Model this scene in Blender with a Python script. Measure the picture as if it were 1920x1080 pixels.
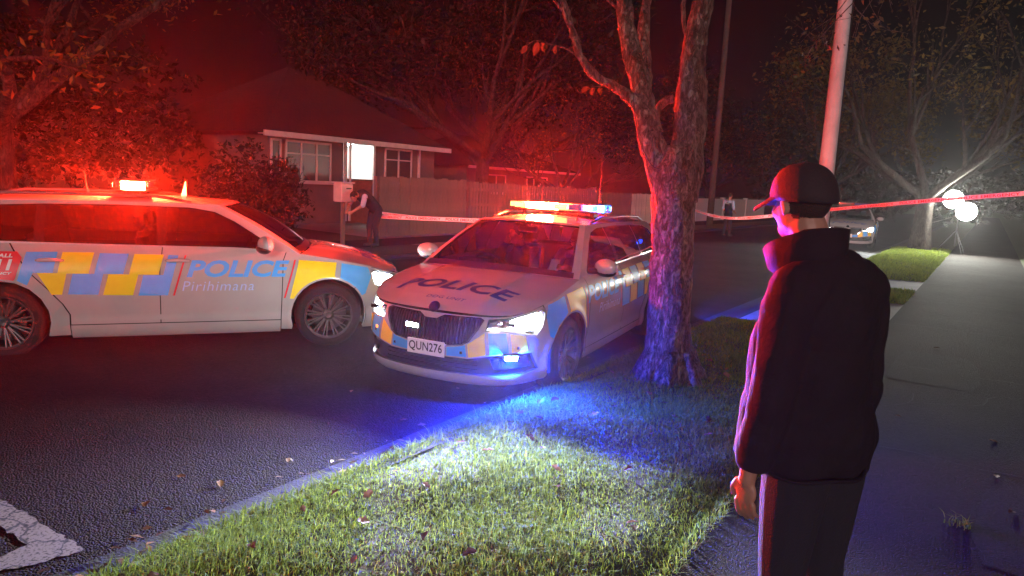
import bpy, bmesh, math, random
import numpy as np
from mathutils import Vector, Matrix, Euler
from mathutils.geometry import tessellate_polygon
random.seed(7); rng = np.random.default_rng(7)
SC = bpy.context.scene
for o in list(bpy.data.objects): bpy.data.objects.remove(o)
COL = SC.collection

# ------------------------------------------------------------------ camera
CAM_H, PITCH, ROLL = 1.83, .149, .047
cam = bpy.data.cameras.new('camera'); cam.lens = 1310/1920*36; cam.sensor_width = 36; cam.clip_end = 600; cam.clip_start = .05
camo = bpy.data.objects.new('camera', cam); COL.objects.link(camo); SC.camera = camo
_c, _s = math.cos(PITCH), math.sin(PITCH)
_r0, _f, _u0 = Vector((1,0,0)), Vector((0,_c,-_s)), Vector((0,_s,_c))
_r = _r0*math.cos(ROLL) + _u0*math.sin(ROLL); _u = _u0*math.cos(ROLL) - _r0*math.sin(ROLL)
camo.matrix_world = Matrix(((_r.x,_u.x,-_f.x,0),(_r.y,_u.y,-_f.y,0),(_r.z,_u.z,-_f.z,CAM_H),(0,0,0,1)))

# ------------------------------------------------------------------ night sky and the faint light from behind the camera
SUN_EL, SUN_AZ = 15, 184          # degrees; azimuth of the light source, clockwise from +Y
w = bpy.data.worlds.new('World'); SC.world = w; w.use_nodes = True
nt = w.node_tree; sky = nt.nodes.new('ShaderNodeTexSky'); sky.sky_type = 'NISHITA'; sky.sun_disc = False
sky.sun_elevation = math.radians(SUN_EL); sky.sun_rotation = math.radians(SUN_AZ)
nt.links.new(sky.outputs[0], nt.nodes['Background'].inputs[0]); nt.nodes['Background'].inputs[1].default_value = .0004
sun = bpy.data.lights.new('sun', 'SUN'); sun.energy = 1.5; sun.angle = math.radians(16); sun.color = (1,.74,.74)
suno = bpy.data.objects.new('sun', sun); COL.objects.link(suno)
_e, _a = math.radians(SUN_EL), math.radians(SUN_AZ)
_d = Vector((math.sin(_a)*math.cos(_e), math.cos(_a)*math.cos(_e), math.sin(_e)))
suno.rotation_euler = _d.to_track_quat('Z','Y').to_euler(); suno.location = (-3,-20,12)
SC.view_settings.view_transform = 'Standard'; SC.view_settings.look = 'None'; SC.view_settings.exposure = 0; SC.view_settings.gamma = 1
SC.render.engine = 'CYCLES'; cy = SC.cycles
cy.use_denoising = True
try: cy.denoiser = 'OPENIMAGEDENOISE'
except Exception: pass
cy.max_bounces = 6; cy.diffuse_bounces = 2; cy.glossy_bounces = 3; cy.transmission_bounces = 4; cy.volume_bounces = 0; cy.transparent_max_bounces = 12
cy.sample_clamp_indirect = 3; cy.sample_clamp_direct = 0; cy.caustics_reflective = False; cy.caustics_refractive = False
cy.use_light_tree = True

# strengths of the lit lamps the photograph shows
P_RED_A, P_RED_B, P_BLUE, P_HEAD, P_FLOOD, P_PORCH = 38., 22., 115., 4.4, 1., 3.

# ------------------------------------------------------------------ street frame: t along the kerb (away from the camera), s across it (to the right)
SD = np.array([.5593,.8290]); SN = np.array([.8290,-.5593]); SANG = math.atan2(SD[1],SD[0])
def W(t, s, z=0.): return Vector((t*SD[0]+s*SN[0], t*SD[1]+s*SN[1], z))
def Wn(t, s, z): return np.stack([t*SD[0]+s*SN[0], t*SD[1]+s*SN[1], z+0*t], -1)

# ------------------------------------------------------------------ materials
MATS = {}
def _in(b, names, v):
    for n in names:
        if n in b.inputs: b.inputs[n].default_value = v; return
def mat(name, c=(.5,.5,.5), rough=.6, metal=0., var=None, vscale=6., vdet=4., bump=0., bscale=40., coat=0., spec=.5, rvar=0., vtype='noise', coord='Object', trans=0., sheen=0.):
    if name in MATS: return MATS[name]
    m = bpy.data.materials.new(name); m.use_nodes = True; MATS[name] = m
    N, L = m.node_tree.nodes, m.node_tree.links; b = N['Principled BSDF']
    b.inputs['Base Color'].default_value = (*c,1); b.inputs['Roughness'].default_value = rough; b.inputs['Metallic'].default_value = metal
    _in(b, ('Coat Weight',), coat); _in(b, ('Specular IOR Level',), spec); _in(b, ('Sheen Weight',), sheen)
    tc = N.new('ShaderNodeTexCoord')
    if var is not None or rvar:
        n = N.new('ShaderNodeTexNoise'); n.inputs['Scale'].default_value = vscale; n.inputs['Detail'].default_value = vdet; n.inputs['Roughness'].default_value = .62
        L.new(tc.outputs[coord], n.inputs['Vector'])
        if var is not None:
            r = N.new('ShaderNodeValToRGB'); r.color_ramp.elements[0].position = .36; r.color_ramp.elements[1].position = .66
            r.color_ramp.elements[0].color = (*c,1); r.color_ramp.elements[1].color = (*var,1)
            L.new(n.outputs['Fac'], r.inputs[0]); L.new(r.outputs[0], b.inputs['Base Color'])
        if rvar:
            mr = N.new('ShaderNodeMapRange'); mr.inputs[3].default_value = max(.02,rough-rvar); mr.inputs[4].default_value = min(1,rough+rvar)
            L.new(n.outputs['Fac'], mr.inputs[0]); L.new(mr.outputs[0], b.inputs['Roughness'])
    if bump:
        n2 = N.new('ShaderNodeTexNoise'); n2.inputs['Scale'].default_value = bscale; n2.inputs['Detail'].default_value = 5
        L.new(tc.outputs[coord], n2.inputs['Vector']); bp = N.new('ShaderNodeBump'); bp.inputs['Strength'].default_value = bump; bp.inputs['Distance'].default_value = .02
        L.new(n2.outputs['Fac'], bp.inputs['Height']); L.new(bp.outputs[0], b.inputs['Normal'])
    return m
def emit(name, c, strength):
    if name in MATS: return MATS[name]
    m = bpy.data.materials.new(name); m.use_nodes = True; MATS[name] = m; N, L = m.node_tree.nodes, m.node_tree.links
    b = N['Principled BSDF']; b.inputs['Base Color'].default_value = (*[min(1,x) for x in c],1); b.inputs['Roughness'].default_value = .3
    b.inputs['Emission Color'].default_value = (*c,1); b.inputs['Emission Strength'].default_value = strength
    return m
def glass(name, tint, ior=1.5, rough=.02):
    if name in MATS: return MATS[name]
    m = bpy.data.materials.new(name); m.use_nodes = True; MATS[name] = m; N, L = m.node_tree.nodes, m.node_tree.links
    N.remove(N['Principled BSDF']); out = N['Material Output']
    t = N.new('ShaderNodeBsdfTransparent'); t.inputs[0].default_value = (*tint,1)
    g = N.new('ShaderNodeBsdfGlossy'); g.inputs['Roughness'].default_value = rough; g.inputs[0].default_value = (.9,.9,.9,1)
    f = N.new('ShaderNodeFresnel'); f.inputs[0].default_value = ior; mx = N.new('ShaderNodeMixShader')
    L.new(f.outputs[0], mx.inputs[0]); L.new(t.outputs[0], mx.inputs[1]); L.new(g.outputs[0], mx.inputs[2]); L.new(mx.outputs[0], out.inputs[0])
    return m
def leafmat(name, c, c2, transl=.45, attr=True, rough=.55):
    if name in MATS: return MATS[name]
    m = bpy.data.materials.new(name); m.use_nodes = True; MATS[name] = m; N, L = m.node_tree.nodes, m.node_tree.links
    b = N['Principled BSDF']; out = N['Material Output']; b.inputs['Roughness'].default_value = rough; _in(b, ('Specular IOR Level',), .2)
    at = N.new('ShaderNodeAttribute'); at.attribute_name = 'tone'
    r = N.new('ShaderNodeValToRGB'); r.color_ramp.elements[0].color = (*c,1); r.color_ramp.elements[1].color = (*c2,1)
    L.new(at.outputs['Fac'], r.inputs[0]); L.new(r.outputs[0], b.inputs['Base Color'])
    t = N.new('ShaderNodeBsdfTranslucent'); L.new(r.outputs[0], t.inputs[0]); mx = N.new('ShaderNodeMixShader'); mx.inputs[0].default_value = transl
    L.new(b.outputs[0], mx.inputs[1]); L.new(t.outputs[0], mx.inputs[2]); L.new(mx.outputs[0], out.inputs[0])
    return m

# ------------------------------------------------------------------ objects
def setp(o, label=None, cat=None, group=None, kind=None):
    if label: o['label'] = label
    if cat: o['category'] = cat
    if group: o['group'] = group
    if kind: o['kind'] = kind
    return o
def link(o, parent=None):
    COL.objects.link(o)
    if parent is not None: o.parent = parent
    return o
def empty(name, loc=(0,0,0), rz=0, parent=None):
    o = bpy.data.objects.new(name, None); o.empty_display_size = .1; o.location = loc; o.rotation_euler = (0,0,rz); return link(o, parent)
def mesh(name, V, F, mats, idx=None, smooth=False):
    me = bpy.data.meshes.new(name); me.from_pydata([tuple(map(float,v)) for v in V], [], [tuple(map(int,f)) for f in F])
    for m in (mats if isinstance(mats,(list,tuple)) else [mats]): me.materials.append(m)
    if idx is not None: me.polygons.foreach_set('material_index', np.asarray(idx,dtype=np.int32))
    if smooth: me.polygons.foreach_set('use_smooth', np.ones(len(me.polygons),bool))
    me.update(); return me
def obj(name, me, parent=None, **k):
    o = bpy.data.objects.new(name, me); link(o, parent); return setp(o, **k)
def fastmesh(name, V, F, mat_, tone=None, smooth=False):
    # V (n,3), F (m,k) same-size faces
    me = bpy.data.meshes.new(name); V = np.asarray(V,np.float32); F = np.asarray(F,np.int32); n, k = F.shape
    me.vertices.add(len(V)); me.vertices.foreach_set('co', V.ravel()); me.loops.add(n*k); me.loops.foreach_set('vertex_index', F.ravel())
    me.polygons.add(n); me.polygons.foreach_set('loop_start', np.arange(0,n*k,k,dtype=np.int32))
    if smooth: me.polygons.foreach_set('use_smooth', np.ones(n,bool))
    me.materials.append(mat_)
    if tone is not None:
        a = me.attributes.new('tone','FLOAT','POINT'); a.data.foreach_set('value', np.asarray(tone,np.float32))
    me.update(calc_edges=True); me.validate(); return me
class MB:
    def __init__(s): s.V=[]; s.F=[]; s.M=[]
    def add(s, V, F, m=0):
        b=len(s.V); s.V += [tuple(v) for v in V]; s.F += [tuple(i+b for i in f) for f in F]; s.M += [m]*len(F); return s
    def box(s, c, d, m=0, rot=None, taper=1., bev=0.):
        hx,hy,hz = d[0]/2,d[1]/2,d[2]/2; R = rot if rot is not None else Matrix.Identity(3); c = Vector(c)
        if bev:
            k=bev; ring=[(-1,-1,1,0),(-1,-1,0,1)]
            V=[]
            for z,ins in ((-hz,k),(-hz+k,0),(hz-k,0),(hz,k)):
                for sx,sy in ((-1,-1),(1,-1),(1,1),(-1,1)):
                    a=hx-ins; b=hy-ins
                    pts=((sx*(a-k),sy*b),(sx*a,sy*(b-k))) if sx*sy>0 else ((sx*a,sy*(b-k)),(sx*(a-k),sy*b))
                    if (sx,sy) in ((-1,-1),(1,1)): pts=((sx*a,sy*(b-k)),(sx*(a-k),sy*b))
                    else: pts=((sx*(a-k),sy*b),(sx*a,sy*(b-k)))
                    for p in pts: V.append(c+R@Vector((p[0],p[1],z)))
            F=[tuple(reversed(range(8))),tuple(range(24,32))]
            for r in range(3):
                for i in range(8): j=(i+1)%8; F.append((r*8+i,r*8+j,r*8+8+j,r*8+8+i))
            return s.add(V,F,m)
        V=[c+R@Vector((x*hx*(taper if z>0 else 1),y*hy*(taper if z>0 else 1),z*hz)) for z in(-1,1) for x,y in((-1,-1),(1,-1),(1,1),(-1,1))]
        return s.add(V,[(3,2,1,0),(4,5,6,7),(0,1,5,4),(1,2,6,5),(2,3,7,6),(3,0,4,7)],m)
    def tube(s, P, R, n=8, m=0, cap=True, jitter=0.):
        P=[Vector(p) for p in P]; R=R if hasattr(R,'__len__') else [R]*len(P); V=[];F=[]; up=None
        for i,p in enumerate(P):
            d=(P[min(i+1,len(P)-1)]-P[max(i-1,0)]); d = d.normalized() if d.length>1e-9 else Vector((0,0,1))
            if up is None:
                a=Vector((0,0,1)) if abs(d.z)<.9 else Vector((1,0,0)); up=d.cross(a).normalized()
            up=(up-d*up.dot(d)).normalized(); w_=d.cross(up)
            for k in range(n):
                th=2*math.pi*k/n; rr=R[i]*(1+jitter*(random.random()-.5)); V.append(p+(up*math.cos(th)+w_*math.sin(th))*rr)
        for i in range(len(P)-1):
            for k in range(n): j=(k+1)%n; F.append((i*n+k,i*n+j,i*n+n+j,i*n+n+k))
        if cap: F.append(tuple(reversed(range(n)))); F.append(tuple(range((len(P)-1)*n,len(P)*n)))
        return s.add(V,F,m)
    def lathe(s, prof, n=24, axis='Z', c=(0,0,0), m=0, R=None):
        c=Vector(c); V=[];F=[]; k=len(prof)
        for i in range(n):
            th=2*math.pi*i/n
            for r,h in prof:
                p = Vector((r*math.cos(th),r*math.sin(th),h)) if axis=='Z' else Vector((r*math.cos(th),h,r*math.sin(th))) if axis=='Y' else Vector((h,r*math.cos(th),r*math.sin(th)))
                V.append(c+(R@p if R is not None else p))
        for i in range(n):
            j=(i+1)%n
            for q in range(k-1): F.append((i*k+q,j*k+q,j*k+q+1,i*k+q+1) if axis!='Y' else (i*k+q+1,j*k+q+1,j*k+q,i*k+q))
        return s.add(V,F,m)
    def ball(s, c, r, m=0, n=12, R=None):
        r = r if hasattr(r,'__len__') else (r,r,r); c=Vector(c); V=[];F=[]; h=max(6,n*2//3)
        for i in range(h+1):
            ph=math.pi*i/h
            for k in range(n):
                th=2*math.pi*k/n; p=Vector((r[0]*math.sin(ph)*math.cos(th),r[1]*math.sin(ph)*math.sin(th),r[2]*math.cos(ph))); V.append(c+(R@p if R is not None else p))
        for i in range(h):
            for k in range(n): j=(k+1)%n; F.append((i*n+k,i*n+n+k,i*n+n+j,i*n+j))
        return s.add(V,F,m)
    def me(s, name, mats, smooth=False):
        return mesh(name, s.V, s.F, mats, s.M, smooth)
    def build(s, name, mats, parent=None, smooth=False, **k):
        return obj(name, s.me(name, mats, smooth), parent, **k)
def sharp(me, ang=40):
    me.polygons.foreach_set('use_smooth', np.ones(len(me.polygons),bool))
    try: me.set_sharp_from_angle(angle=math.radians(ang))
    except Exception: pass
    return me
def copy_tree(o, parent=None):
    c = o.copy(); COL.objects.link(c); c.parent = parent
    for ch in o.children: copy_tree(ch, c)
    return c
_DG = None
def text_mesh2d(body, size=1., shear=0., bold=0., space=1.):
    # the lettering as flat 2-D triangles: (verts Nx2, faces)
    cu = bpy.data.curves.new('lettering','FONT'); cu.body = body; cu.size = size; cu.shear = shear; cu.offset = bold; cu.space_character = space; cu.resolution_u = 3
    o = bpy.data.objects.new('lettering', cu); COL.objects.link(o); dg = bpy.context.evaluated_depsgraph_get(); dg.update()
    me = o.evaluated_get(dg).to_mesh(); V = np.array([v.co[:2] for v in me.vertices]); F = [tuple(p.vertices) for p in me.polygons]
    o.evaluated_get(dg).to_mesh_clear(); bpy.data.objects.remove(o); bpy.data.curves.remove(cu)
    return V, F
def text_box(body, w, h, shear=0., bold=0., space=1.):
    V, F = text_mesh2d(body, 1., shear, bold, space); V = V - V.min(0); V = V/V.max(0)*np.array([w,h]); return V, F
# ---- car shape: the lower body is a wrap (u = arc length round the plan outline, z = height)
PLAN = [(2.345,0),(2.338,.2),(2.31,.4),(2.255,.57),(2.16,.71),(2.02,.81),(1.80,.882),(1.42,.918),(1.0,.93),(.5,.933),(0,.934),(-.5,.933),
        (-1.0,.93),(-1.42,.925),(-1.9,.905),(-2.2,.87),(-2.4,.79),(-2.49,.62),(-2.52,.3),(-2.525,0)]
def cr_spline(pts, n=16):
    pts=[np.array(p,float) for p in pts]; out=[]
    ext=[2*pts[0]-pts[1]]+pts+[2*pts[-1]-pts[-2]]
    for i in range(1,len(ext)-2):
        a,b,c,d=ext[i-1:i+3]
        for k in range(n):
            t=k/n
            out.append(.5*((2*b)+(c-a)*t+(2*a-5*b+4*c-d)*t*t+(3*b-a-3*c+d)*t**3))
    out.append(pts[-1]); return np.array(out)
_pl = cr_spline(PLAN); _pl[0,1]=0; _pl[-1,1]=0
_al = np.concatenate([[0],np.cumsum(np.hypot(*np.diff(_pl,axis=0).T))])
UMAX=_al[-1]
def plan(u):
    u=np.asarray(u,float); s=np.where(u<0,-1.,1.); a=np.abs(u)
    return np.interp(a,_al,_pl[:,0]), s*np.interp(a,_al,_pl[:,1])
def plan_n(u):
    e=.03; x0,y0=plan(u-e); x1,y1=plan(u+e)
    tx,ty=x1-x0,y1-y0; L=np.hypot(tx,ty)+1e-9
    return ty/L,-tx/L
def ux(x,side=1):   # u on the flank at length x
    i=np.argsort(_pl[:,0]); return side*float(np.interp(x,_pl[i,0],_al[i]))
def uy(y):          # u on the nose at half width y
    k=int(np.argmax(_pl[:,1]>=.885)); return math.copysign(float(np.interp(abs(y),_pl[:k,1],_al[:k])),y)
S_PROF=np.array([(.10,-.16),(.16,-.09),(.20,-.055),(.27,-.032),(.33,-.028),(.38,-.032),(.46,-.016),(.56,-.005),(.70,0),(.79,.003),(.83,-.003),(.88,-.018),(.95,-.05),(1.0,-.08),(1.06,-.13)])
F_PROF=np.array([(.10,-.16),(.17,-.05),(.21,-.018),(.26,-.01),(.34,-.012),(.42,-.002),(.52,-.004),(.60,-.02),(.68,-.045),(.74,-.085),(.80,-.16),(.90,-.35),(1.06,-.7)])
R_PROF=np.array([(.10,-.2),(.2,-.08),(.3,-.01),(.5,0),(.6,-.02),(.75,-.05),(.9,-.08),(1.06,-.12)])
def _pr(T,z): return np.interp(z,T[:,0],T[:,1])
def _prs(T,z): return (_pr(T,z-.02)+_pr(T,z-.01)+_pr(T,z)+_pr(T,z+.01)+_pr(T,z+.02))/5
_zt=np.array([(-2.53,1.06),(-2.2,1.06),(-1.5,1.05),(-.5,1.03),(.5,1.015),(1.0,.99),(1.2,.965),(1.42,.93),(1.8,.858),(2.0,.80),(2.16,.757),(2.26,.742),(2.345,.738)])
def ztop(x): return np.interp(x,_zt[:,0],_zt[:,1])
def wrap(u,z,off=0.):
    u=np.asarray(u,float); z=np.asarray(z,float)
    x,y=plan(u); nx,ny=plan_n(u)
    wf=np.clip(nx,0,1)**1.6; wr=np.clip(-nx,0,1)**1.6; ws=1-wf-wr
    o=wf*_prs(F_PROF,z)+wr*_prs(R_PROF,z)+ws*_prs(S_PROF,z)
    for xw in (1.42,-1.42):
        d=np.hypot(x-xw,z-.345); o=o+ws*.02*np.exp(-((d-.385)/.055)**2)*(np.abs(y)>.5)
    o=o+off
    return np.stack([x+nx*o,y+ny*o,z+0*x],-1)
ZC=1.445
def yc(x): return np.interp(x,[-2.3,-1.6,-.5,.4,1.2],[.55,.60,.615,.60,.56])
def house(x,z,off=0.):   # greenhouse flank, left side
    x=np.asarray(x,float); z=np.asarray(z,float)
    u=np.interp(-x,-_pl[:,0],_al)
    zb=ztop(x); yb=wrap(u,zb)[...,1]
    k=np.clip((z-zb)/(ZC-zb),-.2,1.2)
    y=yb+(yc(x)-yb)*k+.025*4*k*(1-k)+off
    return np.stack([x,y,z+off*.35],-1)
def coons(c0,c1,d0,d1,a,b):
    # c0(a) at b=0, c1(a) at b=1, d0(b) at a=0, d1(b) at a=1
    a_=a[...,None]; b_=b[...,None]
    P00,P10,P01,P11=c0(np.array(0.)),c0(np.array(1.)),c1(np.array(0.)),c1(np.array(1.))
    return (1-b_)*c0(a)+b_*c1(a)+(1-a_)*d0(b)+a_*d1(b)-((1-a_)*(1-b_)*P00+a_*(1-b_)*P10+(1-a_)*b_*P01+a_*b_*P11)
XC=2.08   # nose corner: the bonnet's front edge runs between these points of the wrap
UC=ux(XC); XA=1.13; UA=ux(XA)
def _top(u): 
    x,_=plan(u); return wrap(u,ztop(x))
def hood_front(a): return _top(UC*(2*a-1))              # a=0 right (y<0), a=1 left
def hood_r(b): return _top(-(UC+(UA-UC)*b))
def hood_l(b): return _top(UC+(UA-UC)*b)
def cowl(a):
    p=_top(np.array(UA)); w=p[1]; y=w*(2*a-1); k=1-(y/w)**2
    return np.stack([p[0]+.17*k,y,p[2]+.035*k],-1)
def hood(a,b,off=0.):
    a=np.asarray(a,float); b=np.asarray(b,float)
    p=coons(hood_front,cowl,hood_r,hood_l,a,b)
    k=np.clip(4*a*(1-a),0,1)
    p=p.copy(); 
    bb=np.clip(b,0,1)
    p[...,2]+=.05*k**.8*np.sin(np.pi*np.clip(bb*.92+.08,0,1))**.75
    ay=np.abs(2*a-1); p[...,2]+=.012*(1/(1+np.exp((ay-.52)/.018)))*np.clip(bb*6,0,1)*np.clip((1-bb)*6+.3,0,1)
    p[...,2]+=off
    return p
def pillar(b):   # windscreen side edge, left: from the cowl corner up to the roof corner
    b=np.asarray(b,float); p0=_top(np.array(UA)); p1=house(np.array(.36),np.array(ZC-.01))
    q=p0+(p1-p0)*b[...,None]
    x=q[...,0]; z=q[...,2]+.022*np.sin(np.pi*b)
    h=house(x,z); h=h.copy()
    return h
def _mir(p): 
    p=p.copy(); p[...,1]*=-1; return p
def header(a):
    p=pillar(np.array(1.)); w=p[1]; y=w*(2*a-1); k=1-(y/w)**2
    return np.stack([p[0]+.16*k,y,p[2]+.022*k],-1)
def screen(a,b,off=0.):
    p=coons(cowl,header,lambda t:_mir(pillar(t)),pillar,np.asarray(a,float),np.asarray(b,float)).copy()
    k=np.clip(4*a*(1-a),0,1)*np.sin(np.pi*np.clip(b,0,1)); p[...,0]+=.03*k+off*.5; p[...,2]+=.02*k+off*.8
    return p
XR=-2.02
def roof_side(b):  # b 0 front .. 1 rear
    b=np.asarray(b,float); x=.36+(XR-.36)*b; z=ZC-.01-.035*np.clip((b-.45)/.55,0,1)**2+0*.01*np.sin(np.pi*b)
    return house(x,z)
def roof_rear(a):
    p=roof_side(np.array(1.)); w=p[1]; y=w*(2*a-1); k=1-(y/w)**2
    return np.stack([p[0]-.14*k,y,p[2]+.02*k],-1)
def roof(a,b,off=0.):
    a=np.asarray(a,float); b=np.asarray(b,float)
    p=coons(header,roof_rear,lambda t:_mir(roof_side(t)),roof_side,a,b).copy()
    k=np.clip(4*a*(1-a),0,1); p[...,2]+=.04*k**.7*np.sin(np.pi*np.clip(.12+.8*b,0,1))**.6*np.clip(b*5+.0,0,1)+off
    return p
# ------------------------------------------------------------------ car panels cut out of those surfaces
def M_(name): return MATS[name]
PAINT = mat('silver_white_paint', (.42,.41,.405), .24, .0, var=(.39,.38,.375), vscale=3., coat=.6, rvar=.06)
mat('trim_black', (.012,.012,.013), .38, spec=.4); mat('gloss_black', (.006,.006,.007), .12, coat=.5); mat('tyre_rubber', (.007,.007,.0075), .9, bump=.3, bscale=90)
mat('alloy', (.085,.083,.083), .4, .6, rvar=.1, vscale=30.); mat('chrome', (.75,.75,.76), .1, 1.); mat('dark_metal', (.05,.05,.055), .5, .6)
mat('film_blue', (.045,.42,1.0), .42, var=(.04,.38,.95), vscale=9.); mat('film_yellow', (1.0,.74,.012), .42, var=(.95,.68,.012), vscale=9.); mat('film_red', (.80,.02,.035), .42); mat('film_white', (.85,.84,.82), .45)
mat('film_navy', (.012,.035,.22), .42); mat('film_pale_blue', (.42,.58,.95), .45)
mat('plate_white', (.88,.87,.84), .45); mat('plate_black', (.01,.01,.01), .5); mat('seat_cloth', (.02,.02,.022), .9); mat('dash', (.012,.012,.013), .7)
mat('reflector', (.7,.7,.7), .18, 1.); mat('under', (.01,.01,.01), .9); mat('red_lens', (.35,.005,.005), .2, coat=.4)
GLS = glass('screen_glass', (.66,.66,.68)); GLD = glass('tinted_glass', (.06,.055,.06)); GLC = glass('clear_cover', (.93,.93,.93))
LENSR = glass('red_cover', (.9,.10,.08)); LENSB = glass('blue_cover', (.25,.45,.95))

def uvmesh(name, outer, holes, fn, m, gu=.06, gz=.05, off=0., tri=None):
    """flat polygon (with holes) in a surface's own (u,v) -> panel mesh with the surface's normals"""
    bm = bmesh.new()
    if tri is None:
        loops = [outer]+list(holes or []); fl = [p for l in loops for p in l]
        vs = [bm.verts.new((p[0],p[1],0)) for p in fl]
        for t in tessellate_polygon([[Vector((p[0],p[1],0)) for p in l] for l in loops]):
            try: bm.faces.new([vs[i] for i in t])
            except ValueError: pass
    else:
        vs = [bm.verts.new((p[0],p[1],0)) for p in tri[0]]
        for f in tri[1]:
            try: bm.faces.new([vs[i] for i in f])
            except ValueError: pass
    A = np.array([v.co[:2] for v in bm.verts]); lo, hi = A.min(0), A.max(0)
    for ax, g in ((0,gu),(1,gz)):
        k = math.ceil(lo[ax]/g)
        while k*g < hi[ax]:
            if k*g > lo[ax]+1e-4 and k*g < hi[ax]-1e-4:
                co = (k*g,0,0) if ax==0 else (0,k*g,0); no = (1,0,0) if ax==0 else (0,1,0)
                bmesh.ops.bisect_plane(bm, geom=bm.verts[:]+bm.edges[:]+bm.faces[:], plane_co=co, plane_no=no, dist=1e-6)
            k += 1
    bm.verts.ensure_lookup_table()
    uv = np.array([v.co[:2] for v in bm.verts]); u, v = uv[:,0], uv[:,1]; e = 2e-3
    P = fn(u,v,off); N = np.cross(fn(u+e,v,off)-fn(u-e,v,off), fn(u,v+e,off)-fn(u,v-e,off))
    N /= np.linalg.norm(N,axis=1)[:,None]+1e-12; O = fn(u,v,off+.02)-P
    N *= np.sign((N*O).sum(1)+1e-12)[:,None]
    faces = []
    for f in bm.faces:
        ids = [x.index for x in f.verts]; a,b,c = P[ids[0]],P[ids[1]],P[ids[2]]; n = np.cross(b-a,c-a)
        if n@N[ids[0]] < 0: ids.reverse()
        faces.append(ids)
    bm.free(); me = mesh(name, P, faces, m, None, True)
    try: me.normals_split_custom_set_from_vertices([tuple(n) for n in N])
    except Exception: pass
    return me
def ring(name, loop, fn, o0, o1, m, close=True):
    n = len(loop); u = np.array([p[0] for p in loop]); v = np.array([p[1] for p in loop]); A = fn(u,v,o0); B = fn(u,v,o1)
    return mesh(name, np.vstack([A,B]), [(i,(i+1)%n,n+(i+1)%n,n+i) for i in range(n)], m, None, False)
def densify(l, d=.04):
    out=[]
    for i,p in enumerate(l):
        q=l[(i+1)%len(l)]; k=max(1,int(math.hypot(q[0]-p[0],q[1]-p[1])/d))
        out += [(p[0]+(q[0]-p[0])*j/k, p[1]+(q[1]-p[1])*j/k) for j in range(k)]
    return out
def arc(xw, a0, a1, r=.375, n=12): return [(xw+r*math.cos(math.radians(a0+(a1-a0)*i/n)), .345+r*math.sin(math.radians(a0+(a1-a0)*i/n))) for i in range(n+1)]
def flank(pts, s): return [(ux(x,s),z) for x,z in pts]
def topedge(x0,x1,n=14,dz=0.): return [(x0+(x1-x0)*i/n, float(ztop(x0+(x1-x0)*i/n))+dz) for i in range(n+1)]
def sfn(s):   # flank surface on side s, drawn with positive u
    return (lambda u,z,off=0.: wrap(u,z,off)) if s>0 else (lambda u,z,off=0.: wrap(-np.asarray(u),z,off))
def hfn(s):
    return (lambda x,z,off=0.: house(x,z,off)) if s>0 else (lambda x,z,off=0.: _mir(house(x,z,off)))

DOOR_F = [(.945,.305),(.955,.60),(.965,.90),(1.0,float(ztop(1.0)))]
REAR_CUT = [(-1.36,float(ztop(-1.36))),(-1.20,.80),(-1.06,.64),(-.95,.50),(-.90,.40),(-.90,.305)]
DLO_TOP = [(.88,1.03),(.76,1.12),(.52,1.275),(.34,1.362),(.12,1.398),(-.5,1.408),(-1.1,1.398),(-1.6,1.372),(-1.88,1.31),(-1.985,1.2),(-1.96,1.09)]
def dlo_top(x): 
    A=np.array(sorted(DLO_TOP)); return float(np.interp(x,A[:,0],A[:,1]))
def dlo_pane(x0,x1,g=.0):
    n=max(3,int(abs(x1-x0)/.06)); xs=[x0+(x1-x0)*i/n for i in range(n+1)]
    bot=[(x,float(ztop(x))+.014) for x in xs]; top=[(x,dlo_top(x)) for x in reversed(xs)]
    return bot+top
GRILLE_H = [(0,.69),(.06,.692),(.095,.712),(.125,.726),(.30,.729),(.46,.732),(.498,.716),(.455,.635),(.385,.535),(.33,.502),(.15,.482),(0,.478)]
GRILLE = GRILLE_H + [(-u,z) for u,z in reversed(GRILLE_H[1:-1])]
HEADL = [(.535,.722),(.70,.738),(.84,.762),(.98,.792),(1.09,.812),(1.075,.73),(1.05,.655),(.985,.592),(.87,.612),(.76,.636),(.512,.630)]
INT_H = [(0,.388),(.38,.394),(.56,.43),(.74,.452),(.943,.45),(1.045,.302),(.9,.276),(.5,.262),(0,.256)]
INTAKE = INT_H + [(-u,z) for u,z in reversed(INT_H[1:-1])]
CARMESH = {}
def gridmesh(name, fn, a0,a1,b0,b1,na,nb,m,off=0.):
    A,B=np.meshgrid(np.linspace(a0,a1,na+1),np.linspace(b0,b1,nb+1)); A,B=A.ravel(),B.ravel(); P=fn(A,B,off); e=2e-3
    Ac,Bc=np.clip(A,.004,.996),np.clip(B,.004,.996); N=np.cross(fn(Ac+e,Bc,off)-fn(Ac-e,Bc,off),fn(Ac,Bc+e,off)-fn(Ac,Bc-e,off)); N/=np.linalg.norm(N,axis=1)[:,None]+1e-12; N*=np.sign(N[:,2]+1e-9)[:,None]
    F=[(j*(na+1)+i,j*(na+1)+i+1,(j+1)*(na+1)+i+1,(j+1)*(na+1)+i) for j in range(nb) for i in range(na)]
    q=P[F[na//2][0]],P[F[na//2][1]],P[F[na//2][2]]
    if np.cross(q[1]-q[0],q[2]-q[0])[2]<0: F=[tuple(reversed(f)) for f in F]
    me=mesh(name,P,F,m,None,True)
    try: me.normals_split_custom_set_from_vertices([tuple(n) for n in N])
    except Exception: pass
    return me
def lettering(name, body, w, h, place, fn, m, shear=0., bold=0., space=1., off=.003, g=.05):
    V, F = text_box(body, w, h, shear, bold, space); V = np.array([place(*p) for p in V]); return uvmesh(name, None, None, fn, m, g, g, off, tri=(V,F))

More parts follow.
